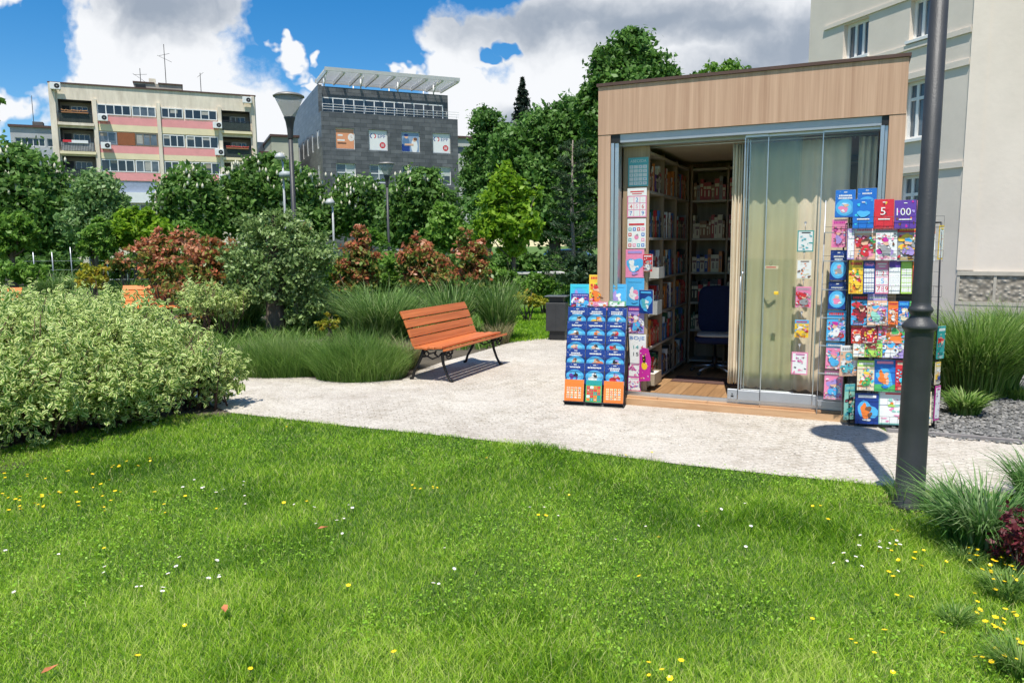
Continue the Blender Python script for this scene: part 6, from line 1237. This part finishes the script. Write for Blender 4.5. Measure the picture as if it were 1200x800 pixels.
# ---------------------------------------------------------------- far fence, vehicles, table
fr_ = empty('fence', (P(82, 300, 30)[0], 30, 0), 0, 'thin pale metal fence posts with wires at the far left', 'fence'); fx = fr_.location.x
for fx_, hh in [(P(x, 300, 30)[0], h_) for x, h_ in ((39, 1.5), (61, 1.5), (83, 1.7), (105, 1.3), (125, 1.2), (148, 1.2))]: b = MB(); b.tube([(fx_ - fx, 0, 0), (fx_ - fx, 0, hh)], .022, M['alu2'], 6); b.build('post', fr_)
b = MB(); [b.tube([(P(25, 300, 30)[0] - fx, 0, z), (P(190, 300, 30)[0] - fx, 0, z)], .008, M['alu2'], 4) for z in (.4, .8, 1.15)]; b.build('wires', fr_)
def vehicle(px, D, kind, paint, label, rz=0):
    p = P(px, 300, D); r = empty('parked_' + kind, (p[0], D, 0), rz, label, kind); L_, H, Wd = (5.2, 2.3, 1.95) if kind == 'van' else (4.2, 1.45, 1.75)
    if kind == 'van': prof = [(-2.6, .35), (2.5, .35), (2.6, .9), (2.2, 1.15), (1.6, 2.1), (1.2, 2.3), (-2.55, 2.3), (-2.62, 1.6)]; gl = [(2.08, 1.2), (1.55, 2.02), (.6, 2.02), (.6, 1.2)]
    else: prof = [(-2.1, .3), (2.05, .3), (2.1, .7), (1.2, .88), (.55, 1.38), (-1.0, 1.45), (-1.8, .95), (-2.12, .85)]; gl = [(1.05, .9), (.5, 1.33), (-.95, 1.39), (-1.6, .95)]
    b = MB(); b.prism(prof, -Wd / 2, Wd / 2, paint); b.build('body', r)
    for y in (-Wd / 2 - .012, Wd / 2 + .002): b = MB(); b.prism(gl, y, y + .01, M['darkglass']); b.build('side_window', r)
    b = MB(); (b.add([(2.24, -.8, 1.15), (2.24, .8, 1.15), (1.66, .8, 2.05), (1.66, -.8, 2.05)], [(0, 1, 2, 3)], M['darkglass']) if kind == 'van' else b.add([(1.23, -.75, .90), (1.23, .75, .90), (.6, .7, 1.36), (.6, -.7, 1.36)], [(0, 1, 2, 3)], M['darkglass'])); b.build('windscreen', r)
    for x in (-L_ * .31, L_ * .31):
        for y in (-Wd / 2 + .08, Wd / 2 - .08): b = MB(); b.lathe([(.18, -.11), (.33, -.1), (.33, .1), (.18, .11)], M['black'], Matrix.Translation((x, y, .33)) @ Matrix.Rotation(R(90), 4, 'X'), 14); w = b.build('wheel', r)
    for y in (-.65, .65): b = MB(); b.box(prof[2][0] - .06, prof[2][0] + .015, y - .14, y + .14, .62, .78, M['white']); b.build('headlight', r)
    return r
vehicle(34, 40, 'van', M['white'], 'white van parked behind the fence at the far left', R(-75))
vehicle(0, 42, 'car', paper((.10, .16, .45)), 'blue car at the left edge beyond the small tree', R(10))
vehicle(470, 47, 'car', paper((.5, .5, .5)), 'silver car behind the red tipped bushes', R(5)); vehicle(560, 48, 'car', paper((.03, .03, .035)), 'black car under the chestnuts beyond the photinia', R(5))
vehicle(658, 40, 'car', paper((.03, .12, .30)), 'dark blue car in the shade under the linden', R(170))
tp = P(630, 317, 22); tb = empty('picnic_table', (tp[0], 22, 0), R(4), 'long pale topped table in the shade behind the tall grass', 'table')
b = MB(); b.box(-.75, .75, -.35, .35, .78, .84, mat('pale_stone_top', (.5, .48, .44), .7), bev=.01); b.build('tabletop', tb)
for x in (-.55, .55): b = MB(); b.box(x - .05, x + .05, -.28, .28, 0, .779, M['black']); b.build('leg', tb)
for y in (-.6, .6): b = MB(); b.box(-.7, .7, y - .12, y + .12, .42, .46, mat('pale_stone_top2', (.4, .38, .34), .7)); [b.box(x - .04, x + .04, y - .1, y + .1, 0, .419, M['black']) for x in (-.5, .5)]; b.build('seat', tb)
wl = empty('garden_wall', (-8, 34, 0), 0, 'long low grey wall in the shade behind the park trees', 'wall'); b = MB(); b.box(-30, 34, 0, .25, 0, .9, mat('grey_wall', (.07, .075, .06), .9, 0, .3, 1.5)); b.build('wall', wl); b = MB(); b.box(-30.05, 34.05, -.04, .29, 0.903, .96, M['black']); b.build('coping', wl)  # wall colour darkened to carry the shade under the trees

# ---------------------------------------------------------------- lawn (uncountable: one mesh of blades) and the flowers in it
lawn_poly = near_edge + [(6, 5.0), (4.5, 2.0), (-4.5, 2.0), (-6, 5)]
lawn_edge = gp([(272, 485), (200, 489), (110, 502), (0, 530), (-100, 565)])
def ragged(pts, amp, step=.05):
    out = []
    for a, b_ in zip(pts[:-1], pts[1:]):
        k_ = max(1, int(math.dist(a, b_) / step))
        for i in range(k_): t = i / k_; x, y = a[0] + (b_[0] - a[0]) * t, a[1] + (b_[1] - a[1]) * t; out.append((x, y + amp * (math.sin(x * 9) * .5 + math.sin(x * 23 + 1) * .5 + random.gauss(0, .45))))
    return out + [pts[-1]]
lawn_poly = [tuple(G(272, 485)[:2])] + ragged(near_edge[5:15], .022) + near_edge[15:] + [(6, 4.5), (5, 1.6), (-4.5, 1.6), (-7, 4)] + lawn_edge[::-1][:-1]
def sample_poly(poly, n_target, dens):
    P_ = np.array(poly); x0, y0 = P_.min(0); x1, y1 = P_.max(0); A = (x1 - x0) * (y1 - y0); m_ = int(A * dens.max_d)
    x = x0 + (x1 - x0) * rng.random(m_); y = y0 + (y1 - y0) * rng.random(m_)
    k = in_poly(x, y, poly) & (np.abs(x) < .76 * y + .9) & (rng.random(m_) < dens(y) / dens.max_d); return x[k], y[k]
class Dn:
    max_d = 23000
    def __call__(s, y): return np.clip(23000 * (2.9 / np.maximum(y, 2.4)) ** 1.35, 3200, 23000)
gx, gy = sample_poly(lawn_poly, 0, Dn()); n = len(gx); print('blades', n)
pn = fbm(gx, gy, 1.6, 5); p2 = fbm(gx, gy, 6, 9)
p3 = fbm(gx, gy, 2.6, 21); tuft = np.clip(p3 - .25, 0, 1) * 1.6
h = .036 * (1 + .35 * pn + .3 * p2 + .9 * tuft) * (.55 + .75 * rng.random(n)); h = np.maximum(h, .018); h *= np.clip(1.0, .5, 1.3); w = .0027 * (.7 + .6 * rng.random(n)) * np.maximum(1, gy / 3.6) ** .75
rnd = np.clip(.42 + .18 * pn + .16 * p2 - .30 * tuft + .10 * (3.4 - gy).clip(-2, 1) + rng.normal(size=n) * .31, 0, .88); dry = rng.random(n) < .03 + .10 * np.clip(fbm(gx, gy, 3.3, 31) - .3, 0, 1) + .25 * np.exp(-((gx - 2.35) ** 2 + (gy - 4.45) ** 2) / .03); rnd = np.where(dry, 1.0, rnd)
base = np.stack([gx, gy, np.zeros(n)], 1); azl = rng.random(n) * 6.28
o = blade_obj('lawn_grass', base, h, w, .25 + .8 * rng.random(n), azl, LM['grass'], rnd, None, .18, rng.random(n) * 3.14); tag(o, 'short sunlit lawn grass in the foreground', 'grass', None, 'stuff')
# clover and plantain leaves low in the turf
nc = 42000; cx_, cy_ = rng.uniform(-4, 4, nc), rng.uniform(2.3, 6.2, nc); k = in_poly(cx_, cy_, lawn_poly) & (fbm(cx_, cy_, 2.3, 3) > .05) & (np.abs(cx_ / cy_) < .8); cx_, cy_ = cx_[k], cy_[k]; pc = np.stack([cx_, cy_, .015 + .03 * rng.random(len(cx_))], 1)
LM['clover'] = leafmat('clover_leaf', [(.16, .36, .02), (.28, .52, .035), (.42, .64, .09)], .4); V, f, r_ = leaf_cards(pc, np.tile([0, 0, 1.], (len(pc), 1)), rng.random(len(pc)), .0115, asp=.9, rand=.35); o = npmesh('clover', V, [f], LM['clover'], r_); tag(o, 'clover leaves scattered low through the lawn', 'clover', None, 'stuff')
# second small lawn behind the bench
lp2 = gp([(597, 402), (640, 398), (668, 394)]) + [(2.0, 14.2), (2.4, 19), (-.6, 19), (-.7, 14.5)]
sheet('small_lawn', lp2, .005, M['turf'])
gx2 = rng.uniform(-1.2, 2.6, 30000); gy2 = rng.uniform(12, 19, 30000); k = in_poly(gx2, gy2, lp2); gx2, gy2 = gx2[k], gy2[k]; n2_ = len(gx2)
o = blade_obj('far_grass', np.stack([gx2, gy2, np.zeros(n2_)], 1), .07 * (.6 + .6 * rng.random(n2_)), .012 * np.ones(n2_), .3 + .5 * rng.random(n2_), rng.random(n2_) * 6.28, LM['grass'], np.clip(.3 + .15 * rng.normal(size=n2_), 0, .9), None, .1, rng.random(n2_) * 3.14); tag(o, 'patch of lawn between tall grasses and litter bin', 'grass', None, 'stuff')
# back ground cover
bx = rng.uniform(-16, 4, 110000); by = rng.uniform(11.5, 26, 110000); k = (np.abs(bx / by) < .72) & ~in_poly(bx, by, lp2) & ~in_poly(bx, by, near_edge + far_edge) & (fbm(bx, by, .8, 4) > -.25); bx, by = bx[k], by[k]; nb = len(bx)
o = blade_obj('ground_cover', np.stack([bx, by, np.zeros(nb)], 1), .24 * (.4 + 1.0 * rng.random(nb)), .022 * np.ones(nb), .3 + .6 * rng.random(nb), rng.random(nb) * 6.28, LM['lav'], None, None, .2, rng.random(nb) * 3.14); tag(o, 'rough green ground cover between the park shrubs', 'ground cover', None, 'stuff')
# grey stone chippings in the right bed
nch = 42000; ux = rng.uniform(3.3, 9, nch); uy = rng.uniform(5.7, 13, nch); k = in_poly(ux, uy, gp([(1045, 510), (1100, 514), (1200, 523), (1400, 534)]) + [(12, 13), (5.2, 12)]); ux, uy = ux[k], uy[k]; m_ = len(ux)
bs = np.array([(-1, -1, -.4), (1, -1, -.4), (1, 1, -.4), (-1, 1, -.4), (-.7, -.6, .5), (.8, -.5, .45), (.5, .7, .55), (-.6, .6, .4)]); sc_ = (.007 + .009 * rng.random(m_))[:, None, None]
V = bs[None] * sc_ * (1 + .5 * rng.random((m_, 1, 3))) * np.array([1, .7, .5]); V += rng.normal(size=V.shape) * .002; a = rng.random(m_) * 6.28; ca, sa = np.cos(a)[:, None], np.sin(a)[:, None]; V = np.stack([V[..., 0] * ca - V[..., 1] * sa, V[..., 0] * sa + V[..., 1] * ca, V[..., 2]], -1); V += np.stack([ux, uy, .012 + .01 * rng.random(m_)], 1)[:, None]
k = (np.arange(m_) * 8)[:, None]; fq = np.concatenate([k + np.array(q) for q in ([4, 5, 6, 7], [0, 1, 5, 4], [1, 2, 6, 5], [2, 3, 7, 6], [3, 0, 4, 7])]); LM['chip'] = leafmat('grey_chipping', [(.07, .07, .068), (.13, .13, .125), (.20, .195, .185), (.32, .31, .29)], 0, .9); o = npmesh('stone_chippings', V.reshape(-1, 3), [fq], LM['chip'], np.tile(rng.random(m_), 5)); tag(o, 'grey stone chippings covering the bed by the pale building', 'chippings', None, 'stuff')
# small pebbles and crumbs loose on the path
np_ = 5200; ux = rng.uniform(-4, 4.4, np_); uy = rng.uniform(4.9, 13, np_); k = in_poly(ux, uy, near_edge + far_edge) & (np.abs(ux / uy) < .75); k &= ~(((ux - KO[0]) * KN[0] + (uy - KO[1]) * KN[1] > -.02) & ((ux - KO[0]) * KD[0] + (uy - KO[1]) * KD[1] > -.35)); ux, uy = ux[k], uy[k]; m_ = len(ux); V = bs[None] * (.003 + .005 * rng.random(m_) ** 2)[:, None, None] + np.stack([ux, uy, np.full(m_, .008)], 1)[:, None]
k = (np.arange(m_) * 8)[:, None]; fq = np.concatenate([k + np.array(q) for q in ([4, 5, 6, 7], [0, 1, 5, 4], [1, 2, 6, 5], [2, 3, 7, 6], [3, 0, 4, 7])]); LM['peb'] = leafmat('path_grit', [(.22, .2, .17), (.45, .42, .37), (.62, .58, .52)], 0, .9); o = npmesh('path_grit', V.reshape(-1, 3), [fq], LM['peb'], np.tile(rng.random(m_), 5)); tag(o, 'loose grit and small pebbles on the pale path', 'grit', None, 'stuff')
# flowers
def flower_proto(name, petal, centre, r_, hgt, n_, lab, cat, grp):
    b = MB(); st = mat('flower_stem', (.06, .13, .02), .7); b.tube([(0, 0, 0), (.004, .002, hgt * .6), (0, 0, hgt)], .0012, st, 4)
    for i in range(n_):
        a = 2 * math.pi * i / n_; c, s_ = math.cos(a), math.sin(a); wd = r_ * 2.2 / n_ * 1.3; b.add([(0, 0, hgt), (c * r_ * .6 - s_ * wd, s_ * r_ * .6 + c * wd, hgt + r_ * .25), (c * r_, s_ * r_, hgt + r_ * .35), (c * r_ * .6 + s_ * wd, s_ * r_ * .6 - c * wd, hgt + r_ * .25)], [(0, 3, 2, 1)], petal)
    b.lathe([(r_ * .25, hgt), (r_ * .28, hgt + r_ * .2), (.0001, hgt + r_ * .3)], centre, None, 6); o = b.build(name); return tag(o, lab, cat, grp)
yp = mat('buttercup_petal', (.85, .60, .01), .35, 0, .05); wp = mat('daisy_petal', (.80, .76, .76), .6, 0, .05)
def scatter(proto, spots, sc0=1.):
    first = True
    for (x, y) in spots:
        o = proto if first else proto.copy()
        if not first: C.objects.link(o)
        first = False; s_ = sc0 * (.75 + .6 * random.random()); o.location = (x, y, 0); o.scale = (s_, s_, .8 + .45 * random.random()); o.rotation_euler = (random.gauss(0, .2), random.gauss(0, .2), random.random() * 6.28)
def spots_px(rects):
    out = []
    for x0, y0, x1, y1, n_ in rects:
        for _ in range(n_): out.append(tuple(G(random.uniform(x0, x1), random.uniform(y0, y1), .05)[:2]))
    return out
ys = spots_px([(0, 555, 150, 605, 40), (0, 575, 60, 600, 8), (485, 570, 525, 585, 7), (150, 530, 180, 545, 2), (100, 545, 160, 560, 8), (170, 575, 260, 620, 6), (1020, 600, 1120, 700, 16), (1135, 645, 1200, 690, 34), (1130, 680, 1200, 780, 26), (950, 700, 1130, 790, 9), (600, 590, 900, 700, 5), (300, 500, 900, 600, 9), (0, 640, 500, 790, 6), (740, 770, 820, 795, 5), (940, 590, 1000, 620, 3)])
scatter(flower_proto('buttercup', yp, yp, .0105, .07, 6, 'small yellow buttercup standing in the lawn', 'flower', 'yellow buttercups dotted in the lawn'), ys)
wsx = spots_px([(210, 560, 300, 600, 12), (120, 655, 270, 700, 14), (340, 590, 420, 625, 8), (985, 630, 1060, 670, 16), (550, 590, 900, 640, 8), (0, 640, 80, 700, 3), (600, 570, 660, 600, 4), (480, 640, 620, 700, 4)])
scatter(flower_proto('daisy', wp, yp, .009, .06, 9, 'small white daisy standing in the lawn', 'flower', 'white daisies dotted in the lawn'), wsx)
def fallen(px, py, rz, label):
    b = MB(); m_ = mat('dry_leaf', (.45, .16, .06), .7, 0, .2, 30); b.add([(0, 0, 0), (.02, .012, .008), (.045, .014, .002), (.065, 0, .006), (.045, -.014, .010), (.02, -.012, .004), (.03, 0, -.002)], [(0, 6, 1), (1, 6, 2), (2, 6, 3), (3, 6, 4), (4, 6, 5), (5, 6, 0)], m_); p = G(px, py, .045); o = b.build('fallen_leaf', None, (p[0], p[1], .05), rz); tag(o, label, 'leaf')
fallen(372, 620, .3, 'dry orange leaf lying in the middle of the lawn'); fallen(264, 718, 2, 'dry orange leaf lying in the lawn near the lower left'); fallen(48, 790, 1, 'pale dry leaf lying at the bottom left corner of the lawn')
# drop unused helper props
for o in list(bpy.data.objects):
    if '_n' in o: del o['_n']
